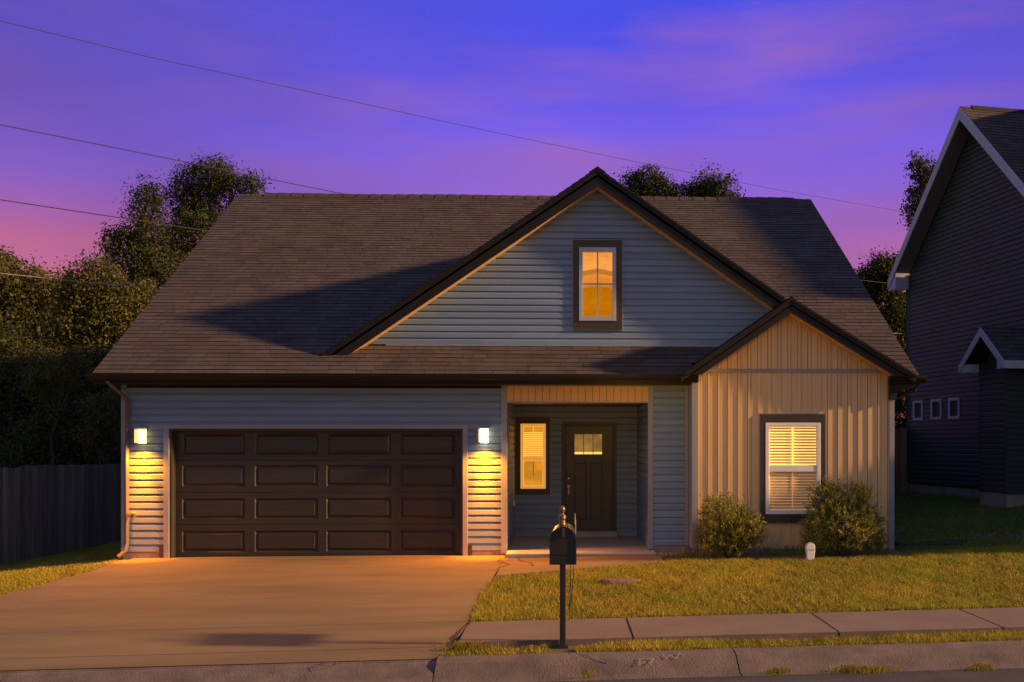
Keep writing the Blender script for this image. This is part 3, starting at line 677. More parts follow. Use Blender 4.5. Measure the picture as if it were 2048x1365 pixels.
# ridge cap with wave
g = MB(); x = XL+.02
while x < XR-.05:
    x1 = min(x+.30, XR+.01); dz = .006*math.sin(x*1.7); z1 = ZR+.035+dz
    if -7.0 < x < 5.3: z1 += .03
    g.face([(x, YR-.14, ZR-.14*SL+.03), (x1, YR-.14, ZR-.14*SL+.012), (x1, YR, z1-.012), (x, YR, z1)]); g.face([(x, YR, z1), (x1, YR, z1-.012), (x1, YR+.14, ZR-.14*SL+.012), (x, YR+.14, ZR-.14*SL+.03)])
    g.face([(x, YR-.14, ZR-.14*SL-.0), (x, YR-.14, ZR-.14*SL+.03), (x, YR, z1), (x, YR+.14, ZR-.14*SL)])
    g.face([(x, YR-.14, ZR-.14*SL-.01), (x1, YR-.14, ZR-.14*SL-.01), (x1, YR-.14, ZR-.14*SL+.03), (x, YR-.14, ZR-.14*SL+.03)])
    x = x1
g.build('ridge_cap', M['shingle'], roof)
# rake boards on both ends
g = MB()
for xe in (XL-.001, XR-.024):
    g = MB(); g.prism([(YE, ZE-.01), (YR, ZR-.01), (YR, ZR-.22), (YE, ZE-.2)], (xe-.0, 0, 0), (0, 1, 0), up, (1, 0, 0), .025)
    g.build('rake_board', M['dark'], house)
# eave soffit, fascia, gutter
g = MB(); g.box(XL+.01, 2.14, YE+.02, .0, 2.842, 2.855); g.box(5.42, XR-.01, YE+.02, .3, 2.842, 2.855); g.build('eave_soffit', M['wintrim'], house)
g = MB(); g.box(XL+.01, 2.10, YE-.003, YE+.018, 2.835, 2.985); g.box(X0, -1.02, -.024, 0, 2.79, 2.842); g.build('fascia', M['dark'], house)
g = MB(); g.box(X0, -1.02, -.028, 0, 2.772, 2.788); g.box(-.93, 2.05, -.034, 0, 2.825, 2.842); g.build('frieze_trim', M['trim'], house)
GP = [(0, 0), (-.115, 0), (-.12, -.012), (-.12, -.03), (-.108, -.045), (-.108, -.06), (-.085, -.085), (-.075, -.115), (0, -.115)]
g = MB(); g.prism(GP, (XL-.02, YE-.004, 2.988), (0, 1, 0), up, (1, 0, 0), 2.2-XL+.02); g.box(XL-.02, 2.205, YE-.128, YE-.112, 2.985, 3.0)
g.build('gutter', M['dark'], house)
g = MB(); g.prism([(p*1.0, q) for p, q in GP], (5.30, YE-.1, 2.972), (0, 1, 0), up, (1, 0, 0), .60); g.box(5.295, 5.905, YE-.22, YE-.2, 2.962, 2.98)
g.prism([(5.34, 2.6), (5.45, 2.6), (5.45, 2.86), (5.83, 2.86), (5.76, 2.93), (5.34, 2.93)], (0, YE-.09, 0), (1, 0, 0), up, (0, 1, 0), .4)
g.build('gutter', M['dark'], house)
# --- big front gable
GX, GZP, GLX, GRX, GBZ, GYF = .582, 6.49, -4.024, 5.188, 3.333, .1
gs = (GZP-GBZ)/(GX-GLX); DV = .30
yb = lambda z: (z-ZE)/SL+YE
g = MB()
for sgn in (-1, 1):
    ex_ = GLX if sgn < 0 else GRX
    # slope deck (triangle) with thickness
    A, B, D_ = Vector((ex_, GYF, GBZ)), Vector((GX, GYF, GZP)), Vector((GX, yb(GZP), GZP))
    g.face([A, B, D_], 1); dn = Vector((0, 0, -.14)); g.face([A+dn, B+dn, D_+dn], 1); g.face([A, B, B+dn, A+dn], 1)
    u = Vector((0, 1, 0)); v = Vector((-sgn, 0, gs)).normalized(); nn_ = Vector((sgn*gs, 0, 1)).normalized(); Lg = math.hypot(GX-GLX, GZP-GBZ)
    shingles(g, A+Vector((0, -.02, .004)), u, v, nn_, lambda t: (0, max(.02, (GBZ+t*v.z-ZE)/SL+YE-GYF+.02)), Lg)
# ridge caps
y = GYF-.02
while y < yb(GZP)-.1:
    z = GZP+.03
    for sgn in (-1, 1): g.face([(GX, y, z), (GX, y+.25, z-.01), (GX+sgn*.14, y+.25, z-.1), (GX+sgn*.14, y, z-.095)], 0, random.random())
    y += .25
gr = g.build('gable_roof', [M['shingle'], M['butt']], house, tone=True)
def rake(pk, base, y0, dv, s, sgn, zcut, name='rake_fascia', th=.022):
    """fascia board polygon in xz; two stepped layers"""
    g = MB(); px, pz = pk; bx, bz = base
    def line(off, x): return pz-off-s*abs(px-x)
    def xat(off, z): return px+sgn*(pz-off-z)/s
    for (o0, o1, yy) in ((.012, dv, y0), (.012, .10, y0-.018), (.0, .03, y0-.03)):
        g.prism([(xat(o0, zcut), zcut), (px, pz-o0), (px, pz-o1), (xat(o1, zcut), zcut)], (0, yy, 0), (1, 0, 0), up, (0, 1, 0), th)
    return g.build(name, M['dark'], house)
rake((GX, GZP), (GLX, GBZ), GYF-.0, DV, gs, -1, GBZ-.03); rake((GX, GZP), (GRX, GBZ), GYF, DV, gs, 1, GBZ-.03)
def rake_soffit(pk, dv, s, sgn, zcut, y0, y1, w_=.115):
    g = MB(); px, pz = pk; Ls = (pz-dv-zcut)/s; t = 0; step = w_/math.hypot(1, s)
    while t < Ls:
        t1 = min(t+step*.975, Ls); xa, xb = px+sgn*t, px+sgn*t1; za, zb = pz-dv-s*t, pz-dv-s*t1
        g.prism([(xa, za), (xb, zb), (xb, zb+.015), (xa, za+.015)], (0, y0, 0), (1, 0, 0), up, (0, 1, 0), y1-y0); t += step
    xa, xb = px, px+sgn*Ls
    g.prism([(xa, pz-dv+.02), (xb, zcut+.02), (xb, zcut+.03), (xa, pz-dv+.03)], (0, y0, 0), (1, 0, 0), up, (0, 1, 0), y1-y0, 1)
    return g.build('rake_soffit', [M['soffit'], M['dark']], house)
for sgn in (-1, 1): rake_soffit((GX, GZP), DV-.012, gs, sgn, GBZ-.05, GYF+.022, .4)
# gable wall
g = MB(); zw = ZE+SL*(.4-YE)
top = GZP-DV
lap_wall(g, (0, .4, 0), (1, 0, 0), (0, -1, 0), -9, 9, zw+.02, top, lambda z: (GX-(top-z)/gs-.02, GX+(top-z)/gs+.02), holes=[(.19, 1.0, 3.83, 5.33)], ex=.1135)
g.prism([(GX-(top-zw)/gs, zw-.3), (GX+(top-zw)/gs, zw-.3), (GX, top)], (0, .43, 0), (1, 0, 0), up, (0, 1, 0), .1)
g.build('gable_wall', M['siding'], house, tone=True)
g = MB(); g.box(GX-(top-zw)/gs+.3, 3.4, .375, .41, zw-.0, zw+.028); g.build('flashing', M['trim'], house)
# --- small tan gable roof
g = MB(); ybT = yb(PKZ)
for sgn, ex_, s_ in ((-1, TL, slL), (1, TR_, slR)):
    A, B, D_ = Vector((ex_, TRY, TZ)), Vector((PKX, TRY, PKZ)), Vector((PKX, ybT, PKZ)); E_ = Vector((ex_, max(yb(TZ), TRY+.01), TZ)); dn = Vector((0, 0, -.12))
    g.face([A, B, D_, E_], 1); g.face([A+dn, B+dn, D_+dn, E_+dn], 1); g.face([A, B, B+dn, A+dn], 1)
    v = Vector((-sgn, 0, s_)).normalized(); nn_ = Vector((sgn*s_, 0, 1)).normalized(); Lg = math.hypot(PKX-ex_, PKZ-TZ)
    shingles(g, A+Vector((0, -.02, .004)), (0, 1, 0), v, nn_, lambda t: (0, max(.05, (TZ+t*v.z-ZE)/SL+YE-TRY+.02)), Lg)
y = TRY-.02
while y < ybT-.1:
    for sgn in (-1, 1): g.face([(PKX, y, PKZ+.03), (PKX, y+.25, PKZ+.02), (PKX+sgn*.14, y+.25, PKZ-.085), (PKX+sgn*.14, y, PKZ-.08)], 0, random.random())
    y += .25
g.build('bay_roof', [M['shingle'], M['butt']], house, tone=True)
rake((PKX, PKZ), 0 or (TL, TZ), TRY, DVT, slL, -1, TZ+.0); rake((PKX, PKZ), (TR_, TZ), TRY, DVT, slR, 1, TZ-.02)
for sgn, s_ in ((-1, slL), (1, slR)): rake_soffit((PKX, PKZ), DVT-.012, s_, sgn, TZ-.02 if sgn > 0 else TZ+.02, TRY+.022, TY+.01, 4.0)
# --- downspouts
g = MB()
def dspout(g, pts, w_=.035, d_=.028):
    for p, q in zip(pts, pts[1:]): g.tube([p, q], w_, 4)
dspout(g, [(-7.24, -.46, 2.88), (-7.22, -.40, 2.82), (-7.13, -.12, 2.66), (-7.10, -.07, 2.58), (-7.10, -.07, .25), (-7.12, -.1, .12), (-7.2, -.16, .04)])
g.build('downspout', mat('brown_grey_downspout', (.10, .09, .08), .5), house)
g = MB(); dspout(g, [(5.80, -.50, 2.86), (5.78, -.42, 2.78), (5.55, -.1, 2.62), (5.47, -.05, 2.52), (5.47, -.05, .32), (5.50, -.1, .22), (5.72, -.25, .17)]); g.build('downspout', M['dark'], house)
# --- spigot
g = MB(); g.tube([(-7.05, -.02, .74), (-6.97, -.10, .74), (-6.955, -.12, .70)], .018); g.lathe((-6.97, -.13, .745), [(0, -.02), (.04, -.015), (.045, 0), (.04, .015), (0, .02)], 10); g.tube([(-6.96, -.12, .70), (-6.955, -.13, .64)], .012)
g.build('water_tap', mat('brass', (.7, .5, .18), .3, metal=.8), house)
g = MB(); g.box(-6.60, -6.53, -.03, .0, .02, .2); g.build('cable_box', M['wintrim'], house)
g = MB(); g.box(-1.565, -1.50, -.03, .0, .02, .2); g.build('cable_box', M['wintrim'], house)
# --- wall lamps
M['lampmetal'] = mat('lamp_metal', (.5, .42, .3), .4)
def wall_lamp(x, z, hot, power):
    g = MB(); g.box(x-.06, x+.06, -.03, -.016, z-.13, z+.13); g.box(x-.085, x+.085, -.15, -.03, z+.115, z+.135); g.box(x-.09, x-.078, -.15, -.03, z-.11, z+.115)
    o = g.build('wall_lamp', M['lampmetal'], house, bevel=.003)
    g = MB(); k = 10; pr = []
    for j in range(k+1):
        an = math.pi*j/k; pr.append((x+.065*math.cos(an), -.04-.085*math.sin(an)))
    for (p, q), (r_, s_) in zip(pr, pr[1:]): g.face([(p, q, z-.115), (r_, s_, z-.115), (r_, s_, z+.11), (p, q, z+.11)])
    g.build('lamp_shade', M['lampglass'] if not hot else M['lamphot'], o)
    for (pw, size, bl, tilt, gc) in ((power*1.2, 160, .8, -34, .27), (power*3.4, 42, 1, 0, .20)):
        ld = bpy.data.lights.new('lamp_light', 'SPOT'); ld.energy = pw*XP; ld.color = (1, gc, .001); ld.spot_size = R(size); ld.spot_blend = bl; ld.shadow_soft_size = .05
        lo = bpy.data.objects.new('lamp_light', ld); C.objects.link(lo); lo.parent = o
        lo.location = Vector((x, -.13, z-.15))-Vector(house.location)-Vector(o.location); lo.rotation_euler = (R(tilt), 0, 0)
    return o
wall_lamp(-6.864, 2.0, False, 330); wall_lamp(-1.296, 2.01, True, 420)

# ================================================================== NEIGHBOUR HOUSE
nh = empty('neighbor_house', (10, 7, .4))
tag(nh, 'dark slate two storey house with pale trim, seen side-on at right edge', 'house')
RC = Vector((9.622, 10.48, 0)); ad_ = Vector((10.106-9.622, 7.762-10.48, 0)).normalized(); nd = Vector((ad_.y, -ad_.x, 0))
if nd.x > 0: nd = -nd
LW = 6.3; SR = 3.12; ZEV = 6.45; NP = (9.75-ZEV)/SR
g = MB(); lap_wall(g, RC, ad_, nd, 0, LW, .80, ZEV+NP*SR-.02, lambda z: (0, LW) if z <= ZEV else ((z-ZEV)/NP, LW-(z-ZEV)/NP), holes=[(.25, .75, 2.52, 3.02), (1.15, 1.65, 2.52, 3.02), (1.97, 2.47, 2.52, 3.02)], ex=.118)
g.prism([(0, .75), (LW, .75), (LW, ZEV), (SR, ZEV+NP*SR), (0, ZEV)], RC-nd*.02, ad_, up, -nd, .1)
g.build('side_wall', M['nsid'], nh, tone=True)
g = MB(); g.prism([(0, -.3), (LW, -.3), (LW, .80), (0, .80)], RC-nd*.03, ad_, up, -nd, 8); g.build('foundation', M['found'], nh)
g = MB(); E2 = RC+ad_*LW
lap_wall(g, E2, -nd, ad_, 0, 8, .8, ZEV, ex=.118); g.prism([(0, .8), (8, .8), (8, ZEV), (0, ZEV)], E2-ad_*.12, -nd, up, ad_, .1); g.build('front_wall', M['nsid'], nh, tone=True)
g = MB(); g.prism([(0, .8), (8, .8), (8, ZEV), (0, ZEV)], RC+ad_*.02, -nd, up, ad_, .1); g.build('rear_wall', M['nsid'], nh, tone=True)
# roof
OV = .42; EV = .38
F0 = RC+nd*OV                                   # rake plane
zr = lambda s: ZEV+.40+NP*(SR-abs(SR-s))        # top surface along wall
g = MB(); Wd = 9.5
for s0, s1 in ((-EV, SR), (LW+EV-.0, SR)):
    a3, b3 = F0+ad_*s0, F0+ad_*s1; a3 = Vector((a3.x, a3.y, zr(s0) if s0 < SR else ZEV+.40+NP*(LW-s0))); b3 = Vector((b3.x, b3.y, zr(s1)))
    g.face([a3, b3, b3-nd*Wd, a3-nd*Wd], 1); dn = Vector((0, 0, -.18)); g.face([a3+dn, b3+dn, b3-nd*Wd+dn, a3-nd*Wd+dn], 1); g.face([a3, a3-nd*Wd, a3-nd*Wd+dn, a3+dn], 1)
    v = (b3-a3); Lg = v.length; v = v.normalized(); nn_ = (-nd).cross(v); nn_ = nn_ if nn_.z > 0 else -nn_
    if s0 > SR: shingles(g, a3, -nd, v, nn_, lambda t: (0, Wd), Lg, ex=.14)
g.prism([(-EV, 0), (0, 0)], F0, ad_, up, nd, 0) if False else None
nr_ = g.build('roof', [M['shingle'], M['butt']], nh, tone=True)
g = MB(); pkp = F0+ad_*SR; x = .35
g.prism([(-.12, -.1), (0, .05), (.12, -.1)], (pkp.x, pkp.y, zr(SR))-nd*.25 if False else Vector((pkp.x, pkp.y, zr(SR)))-nd*.3, ad_, up, -nd, Wd-.3); g.build('ridge_cap', M['butt'], nr_)
# rake fascias (pale), soffits, eave returns
g = MB(); fd_ = .26
g.prism([(-EV, zr(-EV)-.005), (SR, zr(SR)-.005), (SR, zr(SR)-fd_-.06), (-EV, zr(-EV)-fd_)], F0, ad_, up, nd, .025)
g.prism([(LW+EV, zr(-EV)-.005), (SR, zr(SR)-.006), (SR, zr(SR)-fd_-.061), (LW+EV, zr(-EV)-fd_)], F0, ad_, up, nd, .024)
g.prism([(-EV, zr(-EV)-.30), (.02, zr(-EV)-.30), (.02, zr(0)-.24), (-EV, zr(-EV)-.03)], F0-nd*.001, ad_, up, -nd, OV)
g.prism([(-EV-.02, zr(-EV)-.30), (-EV, zr(-EV)-.30), (-EV, zr(-EV)), (-EV-.02, zr(-EV))], F0, ad_, up, -nd, Wd)
g.build('rake_fascia', M['ntrim'], nh)
g = MB()
g.prism([(-EV+.03, zr(-EV)-fd_+.03), (SR, zr(SR)-fd_-.03), (SR, zr(SR)-fd_-.05), (-EV+.03, zr(-EV)-fd_+.01)], F0-nd*.003, ad_, up, -nd, OV)
g.prism([(LW+EV-.03, zr(-EV)-fd_+.03), (SR, zr(SR)-fd_-.03), (SR, zr(SR)-fd_-.05), (LW+EV-.03, zr(-EV)-fd_+.01)], F0-nd*.003, ad_, up, -nd, OV)
g.build('rake_soffit', M['nsof'], nh)
g = MB(); g.prism([(-.02, .78), (.06, .78), (.06, ZEV+.1), (-.02, ZEV+.1)], RC-nd*.02, ad_, up, nd, .045); g.build('corner_trim', M['nsid'], nh, tone=True)
g = MB(); pq = RC+ad_*(-.05)+nd*.03; g.tube([(pq.x, pq.y, .8), (pq.x, pq.y, ZEV+.05)], .035, 4); g.build('downspout', M['nsid'], nh, tone=True)
# windows
for s0, s1 in ((.25, .75), (1.15, 1.65), (1.97, 2.47)):
    g = MB(); w2 = .07
    for (pa, pb, qa, qb) in ((s0, s0+w2, 2.5, 3.04), (s1-w2, s1, 2.5, 3.04), (s0+w2, s1-w2, 2.97, 3.04), (s0+w2, s1-w2, 2.5, 2.57)):
        g.prism([(pa, qa), (pb, qa), (pb, qb), (pa, qb)], RC-nd*.01, ad_, up, nd, .045)
    wo = g.build('window', M['ntrim'], nh)
    g = MB(); g.prism([(s0+w2, 2.57), (s1-w2, 2.57), (s1-w2, 2.97), (s0+w2, 2.97)], RC-nd*.005, ad_, up, nd, .012); g.build('pane', M['glass'], wo)
    g = MB()
    for k in range(3):
        q = s0+w2+.09*(k+.5)+.03; g.prism([(q, 2.58), (q+.012, 2.58), (q+.012, 2.96), (q, 2.96)], RC+nd*.008, ad_, up, nd, .004)
    g.build('muntin', M['nsof'], wo)
# side bay with its own little gable
BP = .93; ba, bb = 4.68, 5.69                  # along-wall extent
def on(s, d, z): p = RC+ad_*s+nd*d; return Vector((p.x, p.y, z))
g = MB(); lap_wall(g, on(0, BP, 0), ad_, nd, ba, bb, .80, 3.72, ex=.12); lap_wall(g, on(bb, BP, 0), -nd, ad_, 0, BP, .76, 3.5, ex=.12); lap_wall(g, on(ba, BP, 0), -nd, -ad_, 0, BP, .76, 3.5, ex=.12)
g.prism([(ba, .76), (bb, .76), (bb, 3.4), ((ba+bb)/2, 4.1), (ba, 3.4)], on(0, BP-.03, 0), ad_, up, -nd, .1)
g.build('bay_wall', M['nsid'], nh, tone=True)
g = MB(); g.prism([(ba+.02, -.2), (bb-.02, -.2), (bb-.02, .78), (ba+.02, .78)], on(0, BP-.01, 0), ad_, up, -nd, BP); g.build('bay_foundation', M['found'], nh)
g = MB()
for s in (ba-.01, bb-.05): g.prism([(s, .78), (s+.06, .78), (s+.06, 3.5), (s, 3.5)], on(0, BP+.0, 0), ad_, up, nd, .024)
g.build('bay_corner_trim', M['nsid'], nh, tone=True)
sm = (ba+bb)/2; e0, e1 = ba-.34, bb+.33; bz = 3.66; pz_ = 4.46; bo = BP+.3; bs = (pz_-bz)/(sm-e0)
g = MB()
for ee in (e0, e1):
    a3, b3 = on(ee, bo, bz), on(sm, bo, pz_); g.face([a3, b3, b3-nd*2.2, a3-nd*2.2], 1); v = (b3-a3); Lg = v.length; v.normalize(); nn_ = (-nd).cross(v); nn_ = nn_ if nn_.z > 0 else -nn_
    shingles(g, a3, -nd, v, nn_, lambda t: (0, 2.2), Lg, ex=.14)
M['nsh'] = mat('dark_asphalt_shingle', (.045, .043, .045), .93, .2, 2, .4, 150, tone=.2)
g.build('bay_roof', [M['nsh'], M['butt']], nh, tone=True)
g = MB()
for ee, sg in ((e0, -1), (e1, 1)):
    g.prism([(ee, bz), (sm, pz_), (sm, pz_-.19), (ee+sg*-.02, bz-.16)], on(0, bo, 0), ad_, up, nd, .025)
g.prism([(e1-.26, bz-.17), (e1, bz-.17), (e1, bz-.01), (e1-.26, bz+.2)], on(0, bo-.002, 0), ad_, up, -nd, .3)
g.prism([(e0, bz-.17), (e0+.32, bz-.17), (e0+.32, bz+.02), (e0, bz-.02)], on(0, bo-.002, 0), ad_, up, -nd, .3)
g.prism([(e1, bz-.17), (e1+.02, bz-.17), (e1+.02, bz), (e1, bz)], on(0, bo, 0), ad_, up, -nd, 2.2)
g.build('bay_fascia', M['ntrim'], nh)
# front wing of the neighbour (beyond the frame; it shades this house and its yard)
g = MB(); NX0 = 12.0
g.prism([(-2.35, .3), (1.0, .3), (1.0, 3.6), (-2.35, 3.85)], (NX0, 0, 0), (0, 1, 0), up, (1, 0, 0), 6)
g.prism([(.98, .3), (8, .3), (8, 10.4), (5.3, 10.36), (.98, 7.1)], (NX0+.02, 0, 0), (0, 1, 0), up, (1, 0, 0), 6)
g.build('front_wing', M['nsid'], nh, tone=True)

# ================================================================== FENCES
def fence(p0, p1, ztop0, ztop1, zb, m, name_lbl, wd=.14):
    p0, p1 = Vector((*p0, 0)), Vector((*p1, 0)); d = p1-p0; Ln = d.length; d.normalize(); nn = Vector((d.y, -d.x, 0))
    root = empty('wooden_fence', (p0.x, p0.y, gz(p0.x, p0.y))); tag(root, name_lbl, 'fence')
    g = MB(); t = 0
    while t < Ln:
        f = t/Ln; zt = ztop0+(ztop1-ztop0)*f+random.uniform(-.012, .012); q = p0+d*t; w2 = wd*.96; zb_ = gz(q.x, q.y)+.0; of = random.uniform(0, .006)
        g.prism([(0, zb_), (w2, zb_), (w2, zt-.025), (w2-.025, zt), (.025, zt), (0, zt-.025)], q+nn*of, d, up, nn, .016, 0, random.random()); t += wd
    g.build('pickets', m, root, tone=True)
    g = MB()
    for h in (.3, 1.0, 1.6):
        a, b = p0-nn*.03, p1-nn*.03; g.face([(a.x, a.y, gz(a.x, a.y)+h), (b.x, b.y, gz(b.x, b.y)+h), (b.x, b.y, gz(b.x, b.y)+h+.09), (a.x, a.y, gz(a.x, a.y)+h+.09)])
    g.build('rail', m, root, tone=True)
    t = 0
    while t < Ln:
        q = p0+d*t-nn*.08; g = MB(); g.box(q.x-.045, q.x+.045, q.y-.045, q.y+.045, gz(q.x, q.y)-.1, ztop0+(ztop1-ztop0)*t/Ln-.05); g.build('post', m, root, tone=True); t += 2.4
    return root
fence((-10.98, -1.5), (-10.12, 2.35), 1.46, 1.43, -.4, M['fence'], 'dark weathered picket fence running past the left side of the garage')
fence((-10.12, 2.3), (-9.0, 7.3), 1.46, 1.40, -.4, M['fence'], 'darker rear run of picket fence behind the garage corner')
fence((5.5, 10.6), (9.7, 10.52), 2.26, 2.30, .4, M['fence2'], 'brown wooden fence closing the gap between the two houses')

# ================================================================== TREES
def leafcloud(blobs, leaf, dens, clump=.34):
    """blobs: list of (center Vector, rx, rz). returns vertex array, tone array"""
    V = []; T_ = []
    for (c, rx, rz) in blobs:
        area = 4*math.pi*((rx*rx+2*rx*rz)/3); ncl = max(10, int(area*dens))
        d = rng.normal(0, 1, (ncl, 3)); d /= np.linalg.norm(d, axis=1)[:, None]
        rad = rng.uniform(.35, 1.0, ncl)**.45*(1+.16*np.sin(d[:, 0]*5+d[:, 2]*4+rng.uniform(0, 6))+.12*np.sin(d[:, 0]*11-d[:, 2]*9+rng.uniform(0, 6)))
        cc = np.array(c)+d*rad[:, None]*np.array([rx, rx*.8, rz])
        per = 60; ct = rng.normal(.5, .13, ncl)
        cr = clump*rng.uniform(.5, 1.3, ncl)
        P_ = np.repeat(cc, per, 0)+rng.normal(0, .5, (ncl*per, 3))*np.repeat(cr, per)[:, None]
        n = len(P_); a = rng.normal(0, 1, (n, 3)); a /= np.linalg.norm(a, axis=1)[:, None]; b = rng.normal(0, 1, (n, 3)); b -= (a*b).sum(1)[:, None]*a; b /= np.linalg.norm(b, axis=1)[:, None]
        s = leaf*.5*rng.uniform(.5, 1.2, n)[:, None]
        q = np.stack([P_-a*s, P_-b*s*.5, P_+a*s, P_+b*s*.5], 1); V.append(q.reshape(-1, 3)); T_.append(np.clip(np.repeat(ct, per)+rng.normal(0, .10, n), 0, 1))
    return np.concatenate(V), np.concatenate(T_)
def tree(name, blobs, dep, label, m, leaf=.13, dens=9, group=None, clump=.36, zbase=None, trunk=.16, cat='tree', lean=0):
    bl_ = []
    for (u, v, r) in blobs:
        c = at(u, v, dep+random.uniform(-.06, .06)*r/FPX*dep*8); rr = r/FPX*dep; bl_.append((c, rr, rr*1.0))
    cx = sum(b[0].x for b in bl_)/len(bl_); cy = sum(b[0].y for b in bl_)/len(bl_); zb = gz(cx, cy) if zbase is None else zbase
    root = empty(name, (cx, cy, zb)); tag(root, label, cat, group)
    V, T_ = leafcloud([(tuple(c), a, b) for c, a, b in bl_], leaf, dens, clump)
    np_mesh('crown', V, 4, m, T_, root)
    g = MB(); zt = max(b[0].z for b in bl_); zm = min(b[0].z-b[2] for b in bl_)
    H = zt-zb; pts = [Vector((cx+math.sin(k*1.3)*.12*k/3, cy, zb+H*.85*k/6)) for k in range(7)]
    g.tube(pts, [trunk*(1-.12*k) for k in range(7)], 8)
    for (c, rx, rz) in bl_:
        z0 = max(zb+H*.15, min(c.z-1.0*rx-.4, zb+H*.7)); f = (z0-zb)/(H*.85); s = Vector((cx, cy, z0)); e = Vector(c)
        mid = s.lerp(e, .5)+Vector((0, 0, -.15*rx)); g.tube([s, mid, e, e+Vector((random.uniform(-.3, .3), 0, .5))*rx], [trunk*.45, trunk*.3, trunk*.16, trunk*.07], 6)
        for k in range(3):
            e2 = e+Vector((random.uniform(-1, 1), random.uniform(-.6, .6), random.uniform(-.3, .9)))*rx*.75; g.tube([mid.lerp(e, .6), e2], [trunk*.13, trunk*.04], 5)
    g.build('trunk', M['bark'], root)
    return root
GT = 'trees standing beyond the fence'
tree('deciduous_tree', [(8, 575, 62), (-45, 610, 95), (75, 610, 60), (135, 600, 42), (40, 690, 90), (-60, 740, 110), (110, 690, 70)], 31, 'broad bronze-green tree at the far left edge, its top under the lowest wire', M['leafg'], dens=8, group=GT)
tree('deciduous_tree', [(195, 575, 52), (150, 620, 46), (245, 620, 62), (200, 670, 72), (262, 690, 58), (290, 640, 40)], 27, 'rounded golden-green tree below the two tall trees left of the roof', M['leafg'], dens=12, group=GT, leaf=.11)
tree('tall_tree', [(294, 385, 28), (288, 425, 34), (300, 470, 38), (255, 480, 30), (228, 470, 18), (222, 505, 22), (262, 530, 42), (315, 530, 45), (330, 590, 50), (285, 590, 44)], 38, 'slender dark tree with a ragged spire just left of the roof slope', M['leafd'], dens=5.5, group=GT, leaf=.13, clump=.42)
tree('tall_tree', [(400, 362, 40), (440, 352, 32), (368, 395, 34), (420, 405, 50), (475, 372, 30), (508, 374, 22), (372, 440, 36), (350, 480, 36), (400, 470, 55), (345, 540, 45), (395, 540, 50)], 42, 'tallest dark tree rising behind the left end of the roof ridge', M['leafd'], dens=5.5, group=GT, leaf=.13, clump=.42)
tree('dark_tree', [(35, 800, 95), (-50, 850, 110), (115, 790, 75), (170, 770, 60), (60, 890, 95), (235, 760, 60), (200, 820, 80), (20, 730, 80)], 25.5, 'dark dense tree filling the space above the left fence', M['leafd'], dens=15, group=GT, leaf=.1)
tree('dark_tree', [(150, 880, 80), (225, 870, 70), (100, 920, 70), (262, 930, 50), (20, 960, 70), (180, 940, 60)], 23.5, 'low dark thicket tree just over the fence top', M['leafd'], dens=18, group=GT, leaf=.09)
tree('leafy_sapling', [(85, 745, 34), (120, 762, 30), (75, 775, 22), (135, 725, 20), (160, 735, 18)], 22.5, 'sunlit yellow leafy spray in front of the dark trees at left', M['leafg'], dens=13, group=GT, leaf=.075, clump=.2, trunk=.06)
tree('leafy_sapling', [(205, 830, 40), (225, 870, 36), (190, 870, 30), (215, 795, 26), (232, 910, 24)], 22, 'yellow-green sapling beside the garage corner above the fence', M['leafg'], dens=13, group=GT, leaf=.075, clump=.2, trunk=.06)
tree('distant_tree', [(1268, 368, 22), (1290, 362, 26), (1312, 378, 24), (1340, 380, 20), (1290, 400, 45), (1330, 420, 40)], 46, 'dark treetop behind the ridge, directly right of the gable peak', M['leafd'], dens=5, group='treetops behind the roof', leaf=.15, clump=.42)
tree('distant_tree', [(1385, 382, 22), (1420, 372, 26), (1452, 380, 24), (1400, 400, 36), (1440, 405, 36)], 46, 'second treetop behind the ridge, farther right from the gable peak', M['leafd'], dens=5, group='treetops behind the roof', leaf=.15, clump=.42)
tree('deciduous_tree', [(1768, 548, 36), (1740, 570, 30), (1795, 560, 34), (1770, 610, 48), (1800, 660, 45), (1760, 690, 45), (1790, 740, 45), (1770, 790, 40)], 40, 'green tree seen in the gap between the two houses', M['leafd'], dens=13, leaf=.13, clump=.42)
tree('deciduous_tree', [(1838, 325, 16), (1848, 345, 22), (1866, 352, 24), (1842, 388, 24), (1865, 400, 30), (1832, 410, 18), (1834, 430, 20), (1870, 450, 36), (1850, 440, 22)], 36, 'dark tree showing behind the rear roof edge of the neighboring house', M['leafd'], dens=7, leaf=.12, clump=.34)
tree('leafy_shrub', [(1800, 800, 20), (1797, 830, 22), (1806, 850, 18), (1795, 870, 20)], 28, 'yellow-green shrub lit in the gap above the brown fence', M['leafg'], dens=16, leaf=.08, clump=.2, trunk=.05, cat='shrub')

